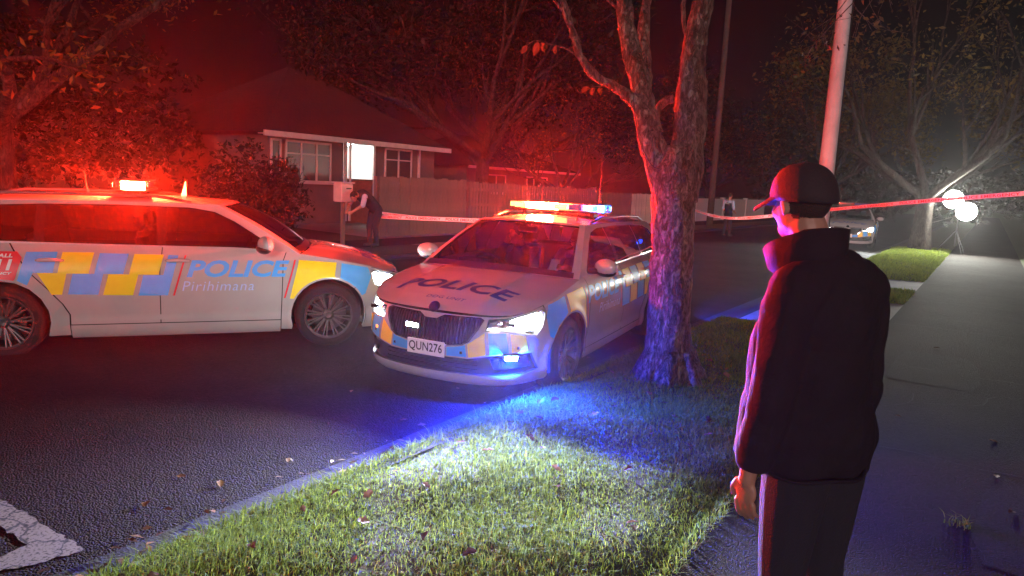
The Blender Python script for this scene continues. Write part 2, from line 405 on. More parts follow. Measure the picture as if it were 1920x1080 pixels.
def build_car_meshes():
    L = []   # (name, mesh, parent part key, own key)
    def part(name, me, parent=None, key=None, label=None): L.append((name, me, parent, key, label))
    # nose
    half = [(0,.165),(.5,.168),(.95,.18)]+flank([(1.79,.185)],1)+flank(arc(1.42,-20,46),1)+flank([(1.86,.72),(1.885,float(ztop(1.885))-.004)],1)
    us = np.linspace(ux(1.885),0,24)[1:]
    half += [(float(u), float(ztop(plan(u)[0]))-.003) for u in us]
    outer = half + [(-u,z) for u,z in reversed(half[1:-1])]
    HL = densify(HEADL); HR=[(-u,z) for u,z in reversed(HL)]; GR=densify(GRILLE); IN=densify(INTAKE)
    part('front_bumper', uvmesh('front_bumper', outer, [GR,HL,HR,IN], wrap, PAINT, .04, .04), None, 'bumper')
    # grille: recess, slats, chrome surround, flashing lamp behind the slats
    part('grille', uvmesh('grille', GR, None, wrap, M_('trim_black'), .05, .05, -.055), None, 'grille')
    part('grille_wall', ring('grille_wall', GR, wrap, 0, -.056, M_('gloss_black')), 'grille')
    inn=[(u*.955,.605+(z-.605)*.93) for u,z in GR]
    part('grille_surround', uvmesh('grille_surround', GR, [inn], wrap, M_('chrome'), .05, .05, .006), 'grille')
    for k in range(-15,16):
        u=k*.0305; 
        if abs(u)>.475: continue
        zt=np.interp(abs(u),[0,.06,.125,.46,.5],[.688,.69,.722,.724,.70]); zb=np.interp(abs(u),[0,.33,.385,.455,.5],[.485,.508,.54,.638,.70])
        if zt-zb<.03: continue
        part('grille_slat', uvmesh('grille_slat', [(u-.0055,zb),(u+.0055,zb),(u+.0055,zt),(u-.0055,zt)], None, wrap, M_('gloss_black'), .05, .05, -.006), 'grille')
    # headlights
    for s,lp in ((1,HL),(-1,HR)):
        key='headlight%d'%s
        part('headlight', uvmesh('headlight', lp, None, wrap, M_('gloss_black'), .05, .05, -.05), None, key)
        part('housing_wall', ring('housing_wall', lp, wrap, .0, -.051, M_('dark_metal')), key)
        part('cover', uvmesh('cover', lp, None, wrap, GLC, .06, .06, .004), key)
        f=lambda pts: [(s*u,z) for u,z in (pts if s>0 else list(reversed(pts)))]
        part('lamp', uvmesh('lamp', f([(.73,.655),(.86,.640),(.99,.632),(1.035,.665),(1.055,.735),(1.05,.775),(.93,.760),(.80,.735),(.735,.715)]), None, wrap, emit('headlamp_on', (.95,1,1), 150.), .06, .05, -.02), key)
        part('running_light', uvmesh('running_light', f([(.525,.636),(.76,.642),(.87,.618),(.87,.636),(.76,.658),(.535,.654)]), None, wrap, emit('running_light_on', (.93,1,1), 5.), .06, .05, -.018), key)
        n0,n1=plan_n(np.array(s*.74)); q=wrap(np.array(s*.74),np.array(.672),-.012); fx=Vector((float(n0),float(n1),0)); tx=Vector((-fx.y,fx.x,0)); mb=MB()
        Rm=Matrix((Vector((1,0,0)),Vector((0,1,0)),Vector((0,0,1)))).transposed(); mb.box(Vector(q)+Vector((.016,0,.0155)),(.003,.09,.030),0,Rm); mb.box(Vector(q)+Vector((.004,0,.032)),(.028,.09,.003),0,Rm)
        part('cutoff_shield', mb.me('cutoff_shield',[M_('trim_black')]), key)  # plates added to block the beam's upward light
        CARMESH['lamp%d'%s]=tuple(q)
        c=wrap(np.array(s*.63),np.array(.69),-.03); mb=MB(); nx,ny=plan_n(np.array(s*.63)); R=Vector((float(nx),float(ny),0)).to_track_quat('Z','Y').to_matrix()
        mb.lathe([(.0,.02),(.018,.017),(.026,.0),(.03,-.005),(.03,-.02)],16,'Z',c,0,R); part('projector', mb.me('projector',[M_('reflector')],True), key)
    # lower intake, lip fins, number plate, badge, blue lamp
    part('lower_intake', uvmesh('lower_intake', IN, None, wrap, M_('trim_black'), .06, .05, -.035), None, 'intake')
    part('intake_wall', ring('intake_wall', IN, wrap, 0, -.036, M_('trim_black')), 'intake')
    for z in (.30,.335,.37): part('intake_bar', uvmesh('intake_bar', [(-.46,z),(.46,z),(.46,z+.008),(-.46,z+.008)], None, wrap, M_('gloss_black'), .08,.05,-.02), 'intake')
    for s in (1,-1):
        pts=[(.56,.405),(.90,.43),(.965,.33),(.60,.318)]
        part('lamp_pod', uvmesh('lamp_pod', [(s*u,z) for u,z in pts], None, wrap, M_('gloss_black'), .06,.05,-.012), 'intake')
    # bumper checks
    for s in (1,-1):
        for nm,pts in (('film_blue',[(.19,.40),(.19,.472),(.33,.497),(.355,.509),(.368,.408)]),('film_yellow',[(.372,.515),(.512,.616),(.53,.436),(.386,.406)]),('film_blue',[(.540,.618),(.692,.622),(.722,.463),(.561,.438)]),('film_yellow',[(.726,.618),(.862,.600),(.905,.466),(.746,.463)])):
            part('check_panel', uvmesh('check_panel', [(s*u,z) for u,z in pts], None, wrap, M_(nm), .05,.05,.003), 'bumper')
    # flanks
    for s in (1,-1):
        F=sfn(s); fl=lambda pts: flank(pts,1)
        e=.006
        fender=[(.953,.295),(.963,.60),(.973,.90),(1.008,float(ztop(1.008)))]+topedge(1.02,1.877,18)+[(1.853,.718)]+arc(1.42,47,180+17)+[(1.055,.20),(.953,.20)]
        part('front_fender', uvmesh('front_fender', fl(fender), None, F, PAINT, .05,.05), None, 'fender%d'%s)
        door=DOOR_F+topedge(.99,-.12,16)[1:]+[(-.14,.80),(-.145,.305)]
        part('front_door', uvmesh('front_door', fl(door), None, F, PAINT, .06,.05), None, 'fdoor%d'%s)
        rdoor=[(-.153,.305),(-.148,.80),(-.128,float(ztop(-.128)))]+topedge(-.14,-1.352,16)+[(x+.008,z) for x,z in REAR_CUT[1:]]
        part('rear_door', uvmesh('rear_door', fl(rdoor), None, F, PAINT, .06,.05), None, 'rdoor%d'%s)
        q=[(-1.366,float(ztop(-1.366)))]+[(x-.004,z) for x,z in REAR_CUT[1:]]+[(-.90,.20),(-1.07,.20)]+arc(-1.42,-22+0,180+25)[0:0]+list(arc(-1.42,-22,202))+[(-1.79,.19)]
        qq=[(ux(x),z) for x,z in q]; ur=np.linspace(ux(-1.85),UMAX,14)
        qq+= [(float(u),.19) for u in ur]+[(float(u),float(ztop(plan(u)[0]))) for u in reversed(np.linspace(ux(-1.40),UMAX,22))]
        part('rear_quarter', uvmesh('rear_quarter', qq, None, F, PAINT, .05,.05), None, 'quarter%d'%s)
        part('sill', uvmesh('sill', fl([(.945,.17),(.945,.297),(-.895,.297),(-.895,.17)]), None, F, PAINT, .08,.04), None, 'sill%d'%s)
        part('tail_lamp', uvmesh('tail_lamp', [(ux(-2.15),.80),(ux(-2.15),.98),(UMAX-.35,.98),(UMAX-.35,.84)], None, F, M_('red_lens'), .05,.05,.004), 'quarter%d'%s)
        part('moulding', uvmesh('moulding', fl([(.86,.35),(.70,.385),(-.70,.385),(-.86,.35),(-.80,.335),(.80,.335)]), None, F, PAINT, .08,.05,.008), None)
        # check band and lettering
        dk='fdoor%d'%s
        bands=[('film_blue',[(-1.221,.974),(-.978,.976),(-1.011,.791),(-1.165,.791),(-1.21,.68),(-1.283,.722)]),
          ('film_yellow',[(-.94,.974),(-.689,.973),(-.73,.784),(-.905,.785),(-.948,.59),(-1.03,.592),(-1.134,.791),(-.975,.79)]),
          ('film_blue',[(-.644,.967),(-.406,.964),(-.449,.78),(-.612,.782),(-.659,.586),(-.903,.592),(-.857,.782),(-.685,.783)]),
          ('film_yellow',[(-.359,.961),(-.111,.957),(-.155,.772),(-.325,.774),(-.375,.577),(-.621,.583),(-.571,.777),(-.402,.776)]),
          ('film_blue',[(-.07,.955),(.016,.951),(-.08,.572),(-.331,.573),(-.286,.768),(-.115,.77)])]
        for nm,pts in bands: part('check_panel', uvmesh('check_panel', fl(pts), None, F, M_(nm), .06,.05,.003), 'rdoor%d'%s)
        for a,b,c,d in ((.086,.952,-.021,.569),(1.094,.913,.99,.528)):
            part('red_stripe', uvmesh('red_stripe', fl([(a,b),(a-.016,b),(c-.016,d),(c,d)]), None, F, M_('film_red'), .06,.05,.003), dk)
        yf=[(1.124,.913),(1.499,.887),(1.475,.75)]+arc(1.42,80,153,.392,10)+[(1.031,.522)]
        bf=[(1.55,.88),(1.83,.832),(1.862,.737),(1.80,.56)]+arc(1.42,30,68,.392,8)+[(1.53,.735)]
        part('check_panel', uvmesh('check_panel', fl(yf), None, F, M_('film_yellow'), .05,.04,.003), 'fender%d'%s)
        part('check_panel', uvmesh('check_panel', fl(bf), None, F, M_('film_blue'), .05,.04,.003), 'fender%d'%s)
        rd=[(-1.95,.976),(-1.291,.977),(-1.25,.925),(-1.30,.735)]+arc(-1.42,74,140,.392,10)+[(-1.86,.60),(-1.95,.60)]
        part('red_panel', uvmesh('red_panel', fl(rd), None, F, M_('film_red'), .06,.05,.003), 'quarter%d'%s)
        px=(lambda x0,w_,z0: (lambda a,b: (ux(x0+a),z0+b))) if s<0 else (lambda x0,w_,z0: (lambda a,b: (ux(x0+w_-a),z0+b)))
        part('police_lettering', lettering('police_lettering','POLICE',.945,.165,px(.085,.945,.745),F,M_('film_blue'),.24,.035,1.0), dk)
        part('pirihimana_lettering', lettering('pirihimana_lettering','Pirihimana',.645,.095,px(.045,.645,.612),F,M_('film_pale_blue'),.22,-.004,1.12), dk)
        for tx,x0,w_,z0,h in (('CALL',-1.47,.15,.925,.033),('111',-1.52,.20,.815,.095),('EMERGENCY',-1.61,.29,.778,.022)):
            part('red_panel_lettering', lettering('red_panel_lettering',tx,w_,h,px(x0,w_,z0),F,M_('film_white'),.2,.04,1.05,.005), 'quarter%d'%s)
        # handles
        for dx,kk in ((.02,'fdoor%d'%s),(-1.03,'rdoor%d'%s)):
            P=wrap(np.array(s*ux(dx)),np.array(.905),.02); mb=MB(); y=float(P[1])
            mb.tube([(dx-.115,y-s*.022,.90),(dx-.085,y+s*.008,.905),(dx,y+s*.012,.91),(dx+.08,y+s*.006,.905),(dx+.10,y-s*.02,.90)],[.01,.017,.019,.016,.01],8)
            part('door_handle', mb.me('door_handle',[PAINT],True), kk)
        # greenhouse flank
        H=hfn(s); bs=np.linspace(0,1,14); pc=pillar(bs); rc=roof_side(np.linspace(0,1,18))
        out=[(x,z-.002) for x,z in topedge(-2.3,1.13,24)]+[(float(p[0]),float(p[2])) for p in pc[1:]]+[(float(p[0]),float(p[2])) for p in rc[1:]]
        dlo=dlo_pane(-1.96,.88)
        part('window_frame', uvmesh('window_frame', out, [dlo], H, PAINT, .06,.05), None, 'frame%d'%s)
        inner=dlo_pane(-1.93,.83); 
        part('window_trim', ring('window_trim', dlo, H, .003, -.009, M_('chrome')), 'frame%d'%s)
        for x0,x1 in ((-.10,.865),(-1.10,-.17),(-1.945,-1.17)):
            part('side_window', uvmesh('side_window', dlo_pane(x0,x1), None, H, GLD, .08,.06,-.008), 'frame%d'%s)
        for x0,x1 in ((-.175,-.095),(-1.175,-1.095)):
            part('door_pillar', uvmesh('door_pillar', dlo_pane(x0,x1), None, H, M_('gloss_black'), .05,.06,-.003), 'frame%d'%s)
        # mirror
        R=Matrix.Rotation(s*-.25,3,'Z'); mb=MB(); mb.ball((.80,s*1.005,1.075),(.075,.125,.082),0,16,R); mb.ball((.785,s*1.0,1.03),(.07,.12,.05),1,14,R); mb.tube([(.84,s*.84,1.03),(.82,s*.93,1.035)],[.03,.03],8,1)
        part('door_mirror', mb.me('door_mirror',[PAINT,M_('trim_black')],True), None, 'mirror%d'%s)
        # roof rail
        P=[roof_side(np.array(b)) for b in np.linspace(.10,.93,14)]; pts=[]; 
        for i,p in enumerate(P): pts.append((p[0], s*(p[1]-.03), p[2]+.012+.05*min(1,math.sin(math.pi*i/13)*2.2)))
        mb=MB(); mb.tube(pts,[.012]+[.016]*12+[.012],8); part('roof_rail', mb.me('roof_rail',[M_('alloy')],True))
    # centre panels
    part('bonnet', gridmesh('bonnet', hood, 0,1,0,.985,48,30,PAINT), None, 'bonnet')
    sq=lambda a0,a1,b0,b1,n=12: [(a0+(a1-a0)*i/n,b0) for i in range(n)]+[(a1,b0+(b1-b0)*i/n) for i in range(n)]+[(a1-(a1-a0)*i/n,b1) for i in range(n)]+[(a0,b1-(b1-b0)*i/n) for i in range(n)]
    part('windscreen_frame', uvmesh('windscreen_frame', sq(0,1,.0,1), [sq(.042,.958,.06,.955)], screen, PAINT, .06,.08), None, 'wframe')
    part('cowl', uvmesh('cowl', sq(.03,.97,.0,.085), None, screen, M_('trim_black'), .06,.08,.006), 'wframe')
    part('windscreen', gridmesh('windscreen', screen, .04,.96,.058,.957,24,14,GLS,-.006), None, 'screen')
    part('screen_band', uvmesh('screen_band', sq(.042,.958,.92,.955), None, screen, M_('gloss_black'), .06,.08,-.002), 'screen')
    part('roof', gridmesh('roof', roof, 0,1,0,1,28,24,PAINT), None, 'roof')
    # tailgate
    n=14; A=np.linspace(0,1,n+1); T=roof_rear(A); ub=np.concatenate([-np.linspace(ux(-2.3),UMAX,n//2+1)[:-1], np.linspace(UMAX,ux(-2.3),n//2+1)]); B=_top(ub)
    V=[];F=[]; m=6
    for j in range(m+1): V += list(B+(T-B)*(j/m)+np.array([-.07*math.sin(math.pi*j/m),0,0]))
    for j in range(m):
        for i in range(n): F.append((j*(n+1)+i+1,j*(n+1)+i,(j+1)*(n+1)+i,(j+1)*(n+1)+i+1))
    part('tailgate', mesh('tailgate',V,F,PAINT,None,True), None, 'tailgate')
    V2=np.array(V)+np.array([-.006,0,.003]); F2=[f for k,f in enumerate(F) if 1<=k%n<=n-2 and 1<=k//n<=m-2]
    part('rear_window', mesh('rear_window',V2,F2,GLD,None,True), 'tailgate')
    # bonnet lettering (reads from the front)
    place=lambda y0,x0: (lambda a,b: hood_ab(y0+a, x0-b))
    part('police_lettering', lettering('police_lettering','POLICE',1.17,.185,place(-.565,2.005),hood_fn,M_('film_navy'),.30,.03,1.06,.004,.04), 'bonnet')
    # inner shell (added dark backing that blackens the panel gaps), floor, wheel wells
    mb=MB(); mb.box((-.1,0,.25),(4.3,1.5,.06),0); mb.box((1.42,0,.45),(.9,1.02,.5),0); part('underbody', mb.me('underbody',[M_('under')]))
    shell=MB(); us=np.linspace(-UMAX,UMAX,121); Vs=[]; Fs=[]
    zz=[.22,.5,.75,.93]
    for z in zz: Vs += list(wrap(us,np.minimum(z,ztop(plan(us)[0])-.06),-.075))
    for j in range(3):
        for i in range(120):
            x0,_=plan((us[i]+us[i+1])/2); zc=(zz[j]+zz[j+1])/2
            if any(abs(x0-xw)<.46 for xw in (1.42,-1.42)) and j<2: continue
            if x0>1.75: continue
            Fs.append((j*121+i,j*121+i+1,(j+1)*121+i+1,(j+1)*121+i))
    part('inner_shell', mesh('inner_shell',Vs,Fs,M_('under')))
    for xw in (1.42,-1.42):
        for s in (1,-1):
            V=[];F=[]; n=16
            for i in range(n+1):
                a=math.radians(-15+210*i/n); 
                for y in (.93,.60): V.append((xw+.385*math.cos(a), s*(y if y<.9 else .895), .345+.385*math.sin(a)))
            V.append((xw,s*.60,.345)); F=[(2*i,2*i+1,2*i+3,2*i+2) for i in range(n)]+[(2*i+1,2*n+2,2*i+3) for i in range(n)]
            part('wheel_arch', mesh('wheel_arch',V,F,M_('under')))
    # wheels
    tp=[(.215,-.10),(.245,-.112),(.30,-.113),(.325,-.098),(.334,-.07),(.335,0),(.334,.07),(.325,.098),(.30,.113),(.245,.112),(.228,.10),(.222,.085)]
    mb=MB(); mb.lathe(tp,40,'Y'); tyre=mb.me('wheel',[M_('tyre_rubber')],True)
    mb=MB(); mb.lathe([(.222,.10),(.245,.112),(.240,.118),(.228,.108),(.220,.07),(.215,-.09)],40,'Y',m=0); mb.lathe([(.0,.085),(.03,.088),(.045,.080),(.062,.070),(.066,.04),(.0,.03)],20,'Y',m=0)
    for k in range(12):
        a0=2*math.pi*k/12
        for da in (-.085,.085):
            a=a0+da; p0=Vector((math.cos(a0+da*.6)*.055,.070,math.sin(a0+da*.6)*.055)); p1=Vector((math.cos(a)*.226,.092,math.sin(a)*.226)); d=(p1-p0); ax=d.normalized(); q=ax.cross(Vector((0,1,0))).normalized()
            Rm=Matrix((ax,q,ax.cross(q))).transposed(); mb.box((p0+p1)/2,(d.length,.013,.02),0,Rm)
    mb.lathe([(.0,.0),(.16,.0),(.16,-.02),(.0,-.02)],28,'Y',m=1); mb.lathe([(.205,.02),(.205,-.09),(.0,-.09)],28,'Y',m=1)
    rim=mb.me('rim',[M_('alloy'),M_('dark_metal')]); 
    CARMESH['tyre']=tyre; CARMESH['rim']=rim
    # cabin
    mb=MB(); mb.box((1.02,0,.86),(.42,1.46,.20),0,None,.9); mb.box((.78,0,.82),(.24,1.42,.16),0); mb.box((.86,-.37,1.0),(.16,.34,.10),0); mb.box((.80,0,.93),(.05,.26,.16),0); part('dashboard', mb.me('dashboard',[M_('dash')]))
    mb=MB(); c=Vector((.60,-.37,.92)); Rm=Matrix.Rotation(math.radians(-65),3,'Y'); 
    mb.tube([c+Rm@Vector((.18*math.cos(t),.18*math.sin(t),0)) for t in np.linspace(0,2*math.pi,25)],.014,8,0,False); mb.box(c,(.09,.10,.03),0,Rm); mb.box(c+Rm@Vector((0,.09,0)),(.03,.18,.02),0,Rm); mb.box(c-Rm@Vector((0,.09,0)),(.03,.18,.02),0,Rm)
    part('steering_wheel', mb.me('steering_wheel',[M_('trim_black')],True))
    for y in (.37,-.37):
        mb=MB(); R1=Matrix.Rotation(math.radians(-14),3,'Y'); mb.box((.05,y,.50),(.50,.50,.14),0,None,1,.04); mb.box((-.27,y,.84),(.12,.48,.62),0,R1,1,.05); mb.box((-.36,y,1.24),(.09,.26,.17),0,R1,1,.035); mb.tube([(-.35,y+.06,1.12),(-.36,y+.06,1.2)],.008,6); mb.tube([(-.35,y-.06,1.12),(-.36,y-.06,1.2)],.008,6)
        part('front_seat', mb.me('front_seat',[M_('seat_cloth')]))
    mb=MB(); mb.box((-.85,0,.48),(.5,1.3,.16),0,None,1,.04); mb.box((-1.18,0,.82),(.12,1.3,.6),0,Matrix.Rotation(math.radians(-15),3,'Y'),1,.05); part('rear_seat', mb.me('rear_seat',[M_('seat_cloth')]))
    mb=MB(); mb.box((.44,0,1.36),(.03,.22,.07),0,None,1,.012); mb.tube([(.48,0,1.44),(.45,0,1.38)],.01,6); part('interior_mirror', mb.me('interior_mirror',[M_('trim_black')]))
    return L
def hood_ab(y, x):
    # invert the bonnet surface: (x,y) -> (a,b)
    a, b = .5+.5*y/.86, (2.25-x)/1.1
    for _ in range(12):
        p=hood(np.array(a),np.array(b)); pa=hood(np.array(a+1e-3),np.array(b)); pb=hood(np.array(a),np.array(b+1e-3))
        J=np.array([[pa[0]-p[0],pb[0]-p[0]],[pa[1]-p[1],pb[1]-p[1]]])/1e-3; r=np.array([p[0]-x,p[1]-y]); d=np.linalg.solve(J,r); a-=float(np.clip(d[0],-.2,.2)); b-=float(np.clip(d[1],-.2,.2))
    return a,b
hood_fn = hood
def light(name, kind, loc, power, color, parent=None, aim=None, spot=None, blend=.3, radius=.02):
    l = bpy.data.lights.new(name, kind); l.energy = power; l.color = color
    if kind=='SPOT': l.spot_size = math.radians(spot); l.spot_blend = blend
    if kind in ('SPOT','POINT'): l.shadow_soft_size = radius
    o = bpy.data.objects.new(name, l); link(o, parent); o.location = loc
    if aim is not None: o.rotation_euler = (Vector(aim)-Vector(loc)).to_track_quat('-Z','Y').to_euler()
    return o
def place_car(label, pose, group=None, lights=True, name='police_car'):
    root = empty(name, (pose[0],pose[1],pose[3] if len(pose)>3 else 0), pose[2]); setp(root, label, 'police car', group)
    keys = {}
    for nm, me, par, key, lab in CARPARTS:
        p = keys[par] if par else root
        o = obj(nm, me, p)
        if key: keys[key] = o
    for xw in (1.42,-1.42):
        for s in (1,-1):
            wh = obj('wheel', CARMESH['tyre'], root); wh.location = (xw, s*.80, .336); wh.rotation_euler = (0,random.random()*3,0 if s>0 else math.pi)
            obj('rim', CARMESH['rim'], wh)
    return root, keys
CARPARTS = build_car_meshes()
# ------------------------------------------------------------------ the setting
def asphalt(name, c0, c1, chip, bump):
    m = mat(name, c0, .9, spec=.1); N, L = m.node_tree.nodes, m.node_tree.links; b = N['Principled BSDF']
    tc = [n for n in N if n.type=='TEX_COORD'][0]
    n1 = N.new('ShaderNodeTexNoise'); n1.inputs['Scale'].default_value = .55; n1.inputs['Detail'].default_value = 6; n1.inputs['Roughness'].default_value = .65
    v = N.new('ShaderNodeTexVoronoi'); v.inputs['Scale'].default_value = chip; v2 = N.new('ShaderNodeTexNoise'); v2.inputs['Scale'].default_value = chip*.35; v2.inputs['Detail'].default_value = 6
    for n in (n1,v,v2): L.new(tc.outputs['Object'], n.inputs['Vector'])
    r = N.new('ShaderNodeValToRGB'); r.color_ramp.elements[0].position=.3; r.color_ramp.elements[1].position=.7; r.color_ramp.elements[0].color=(*c0,1); r.color_ramp.elements[1].color=(*c1,1); L.new(n1.outputs['Fac'], r.inputs[0])
    mx = N.new('ShaderNodeMixRGB'); mx.blend_type='MULTIPLY'; mx.inputs[0].default_value=.75; r2 = N.new('ShaderNodeValToRGB'); r2.color_ramp.elements[0].position=.25; r2.color_ramp.elements[1].position=.8; r2.color_ramp.elements[0].color=(.35,.35,.35,1); r2.color_ramp.elements[1].color=(1.7,1.7,1.7,1)
    L.new(v2.outputs['Fac'], r2.inputs[0]); L.new(r.outputs[0], mx.inputs[1]); L.new(r2.outputs[0], mx.inputs[2]); L.new(mx.outputs[0], b.inputs['Base Color'])
    ad = N.new('ShaderNodeMath'); ad.operation='MULTIPLY_ADD'; ad.inputs[1].default_value=-1.; L.new(v.outputs['Distance'], ad.inputs[0]); L.new(v2.outputs['Fac'], ad.inputs[2])
    bp = N.new('ShaderNodeBump'); bp.inputs['Strength'].default_value=bump; bp.inputs['Distance'].default_value=.012; L.new(ad.outputs[0], bp.inputs['Height']); L.new(bp.outputs[0], b.inputs['Normal'])
    rr = N.new('ShaderNodeMapRange'); rr.inputs[3].default_value=.75; rr.inputs[4].default_value=1.; L.new(v2.outputs['Fac'], rr.inputs[0]); L.new(rr.outputs[0], b.inputs['Roughness'])
    return m
ROADM = asphalt('road_chipseal', (.009,.0070,.0070), (.027,.0205,.0205), 85., .75)
PATHM = asphalt('path_asphalt', (.014,.0108,.0102), (.029,.023,.0215), 110., .6)
CONC = mat('kerb_concrete', (.020,.019,.019), .95, var=(.012,.0115,.0115), vscale=3.5, bump=.35, bscale=60)
DRIVE = mat('drive_concrete', (.20,.19,.185), .8, var=(.14,.135,.13), vscale=1.6, bump=.2, bscale=50)
SOIL = mat('lawn_soil', (.035,.05,.014), .95, var=(.05,.038,.018), vscale=5., bump=.6, bscale=25)
DARKLAWN = mat('lawn', (.03,.045,.012), .95, var=(.045,.05,.018), vscale=2., bump=.5, bscale=18)
def strip(name, t0, t1, prof, m, nt_=40, smooth=True, kind='structure', wob=0., parent=None):
    # prof: list of (s,z); extruded along t
    ts_=np.linspace(t0,t1,nt_+1); V=[];F=[]; k=len(prof)
    for i,t in enumerate(ts_):
        for s,z in prof: V.append(W(t, s+wob*math.sin(t*1.7+s)*.5+wob*math.sin(t*4.1), z))
    for i in range(nt_):
        for j in range(k-1): F.append((i*k+j+1,i*k+j,(i+1)*k+j,(i+1)*k+j+1))
    o = obj(name, sharp(mesh(name,V,F,m),35), parent)
    if kind: o['kind']=kind
    return o
# the ground sheet reaches the horizon
g = 300; obj('ground', mesh('ground', [(-g,-60,-.06),(g,-60,-.06),(g,g,-.06),(-g,g,-.06)], [(0,1,2,3)], DARKLAWN), kind='structure')
KS, PS, PE, FK = -2.90, -1.04, .95, -10.9      # kerb line, path edges, far kerb
strip('road', -14, 120, [(FK,-.0),(-9.5,.05),(-7,.09),(-5,.06),(-3.25,.0)], ROADM, 120)
strip('gutter', -14, 120, [(-3.26,.004),(-3.12,-.012),(-2.99,-.004),(-2.95,.02)], CONC, 120)
def kerb_run(t0,t1,low=False): strip('kerb', t0, t1, [(-2.955,.012),(-2.935,.03 if low else .085),(-2.91,.04 if low else .10),(-2.82,.05 if low else .104)], CONC, max(4,int((t1-t0)*2)))
kerb_run(-14,9.8); kerb_run(9.8,13.4,True); kerb_run(13.4,15.5); kerb_run(15.5,17.6,True); kerb_run(17.6,120)
strip('far_gutter', -14, 120, [(-11.28,.08),(-11.2,.075),(-11.18,.0),(-10.89,.004)], CONC, 60)
strip('footpath', -14, 120, [(PS-.02,.10),(PS+.5,.115),(PE-.5,.115),(PE,.10)], PATHM, 60)
strip('garden_verge', -14, 120, [(PE-.01,.095),(PE+.2,.14),(PE+6,.16),(60,.2)], DARKLAWN, 60)
for t0,t1 in ((9.8,13.4),(15.5,17.6)):
    strip('driveway', t0, t1, [(-2.83,.048),(-2.4,.075),(PS,.104)], DRIVE, 8)
strip('far_verge', -14, 120, [(-40,.2),(-14,.16),(-12.9,.12),(-11.27,.085)], DARKLAWN, 60)
strip('far_driveway', 13.6, 17.0, [(-19,.24),(-14,.18),(-12.9,.135),(-11.26,.10)], DRIVE, 8)
strip('far_footpath', -14, 120, [(-13.6,.168),(-12.4,.128)], PATHM, 60)
JOINT=mat('path_joint',(.012,.011,.011),.95)
def pstrip(name,pts,m,dz=.003):
    V=[];F=[]
    for i,(t,s,w_) in enumerate(pts):
        a=pts[min(i+1,len(pts)-1)]; b_=pts[max(i-1,0)]; dt,ds=a[0]-b_[0],a[1]-b_[1]; l=math.hypot(dt,ds)+1e-9; nt_,ns=-ds/l*w_/2,dt/l*w_/2
        z=lambda s_: float(np.interp(s_,[PS-.02,PS+.5,PE-.5,PE],[.10,.115,.115,.10]))+dz
        V+= [W(t+nt_,s+ns,z(s+ns)),W(t-nt_,s-ns,z(s-ns))]
    F=[(2*i,2*i+1,2*i+3,2*i+2) for i in range(len(pts)-1)]; return obj(name,mesh(name,V,F,m),kind='structure')
for k,t in enumerate((2.6,5.4,8.3,11.2,14.2,17.5,21.)): pstrip('path_joint',[(t+.03*math.sin(i*1.7+k),PS+.01+(PE-PS-.02)*i/10,.012+.006*math.sin(i*2.1)) for i in range(11)],JOINT)
rc_=random.Random(3)
for k in range(7):
    t,s_=rc_.uniform(2.4,10),rc_.uniform(PS+.2,PE-.3); a=rc_.uniform(0,6.3); pts=[]
    for i in range(9): pts.append((t,s_,.004+.005*rc_.random())); a+=rc_.uniform(-.5,.5); t+=.14*math.cos(a); s_=min(PE-.05,max(PS+.05,s_+.14*math.sin(a)))
    pstrip('path_crack',pts,JOINT,.004)
PATCHM=asphalt('path_patch',(.018,.0165,.0165),(.032,.03,.03),150.,.5)
pstrip('path_patch',[(3.9,.42,.5),(4.2,.43,.62),(4.9,.46,.6),(5.2,.47,.45)],PATCHM,.005); pstrip('path_patch',[(7.6,-.3,.7),(8.0,-.28,.8),(8.8,-.3,.75),(9.2,-.31,.6)],PATCHM,.005)
def hump(t,s,t0,t1):
    a=np.clip((s-KS)/.35,0,1); b=np.clip((PS-s)/.25,0,1); c=np.clip((t-t0)/.4,0,1)*np.clip((t1-t)/.4,0,1)
    z=.085+.055*np.minimum(a,b)**.7*c+.012*np.sin(t*2.3+s*3)+.01*np.sin(t*5.1-s*4.7)
    return z
BERMS=[(-14,9.8),(13.4,15.5),(17.6,60)]
for t0,t1 in BERMS:
    n=max(10,int((t1-t0)*6)); n=min(n,170); k=14; T,S=np.meshgrid(np.linspace(t0,t1,n+1),np.linspace(KS+.06,PS,k+1),indexing='ij')
    Z=hump(T,S,t0,t1); P=Wn(T,S,Z).reshape(-1,3); F=[(i*(k+1)+j+1,i*(k+1)+j,(i+1)*(k+1)+j,(i+1)*(k+1)+j+1) for i in range(n) for j in range(k)]
    obj('berm', mesh('berm',P,F,SOIL,None,True), kind='structure')
# ------------------------------------------------------------------ grass
GRASS = leafmat('grass_blades', (.075,.13,.022), (.28,.34,.042), .5, rough=.85)
def blades(name, t, s, z, h, wd, label):
    n=len(t); P=Wn(t,s,z); a=rng.uniform(0,2*np.pi,n); lean=rng.uniform(.2,1.6,n)*h; d=np.stack([np.cos(a),np.sin(a),0*a],1); sd=np.stack([-np.sin(a),np.cos(a),0*a],1)*(wd/2)[:,None]
    up=np.array([0,0,1.])
    b0=P-sd; b1=P+sd; m=P+up*(h*.58)[:,None]+d*(lean*.28)[:,None]; m0=m-sd*.8; m1=m+sd*.8; tip=P+up*(h*rng.uniform(.75,1,n))[:,None]+d*lean[:,None]
    V=np.stack([b0,b1,m1,m0,tip],1).reshape(-1,3); i=np.arange(n)*5
    Q=np.stack([i,i+1,i+2,i+2,i+3,i],1).reshape(-1,3)  # two tris
    Tq=np.stack([i+3,i+2,i+4],1); F=np.vstack([Q,Tq]); tone=np.repeat(np.clip(rng.normal(.5,.25,n),0,1),5)
    me=fastmesh(name,V,F,GRASS,tone); return obj(name,me,kind='stuff',label=label,cat='grass')
def scatter(n,t0,t1,s0,s1): return rng.uniform(t0,t1,n), rng.uniform(s0,s1,n)
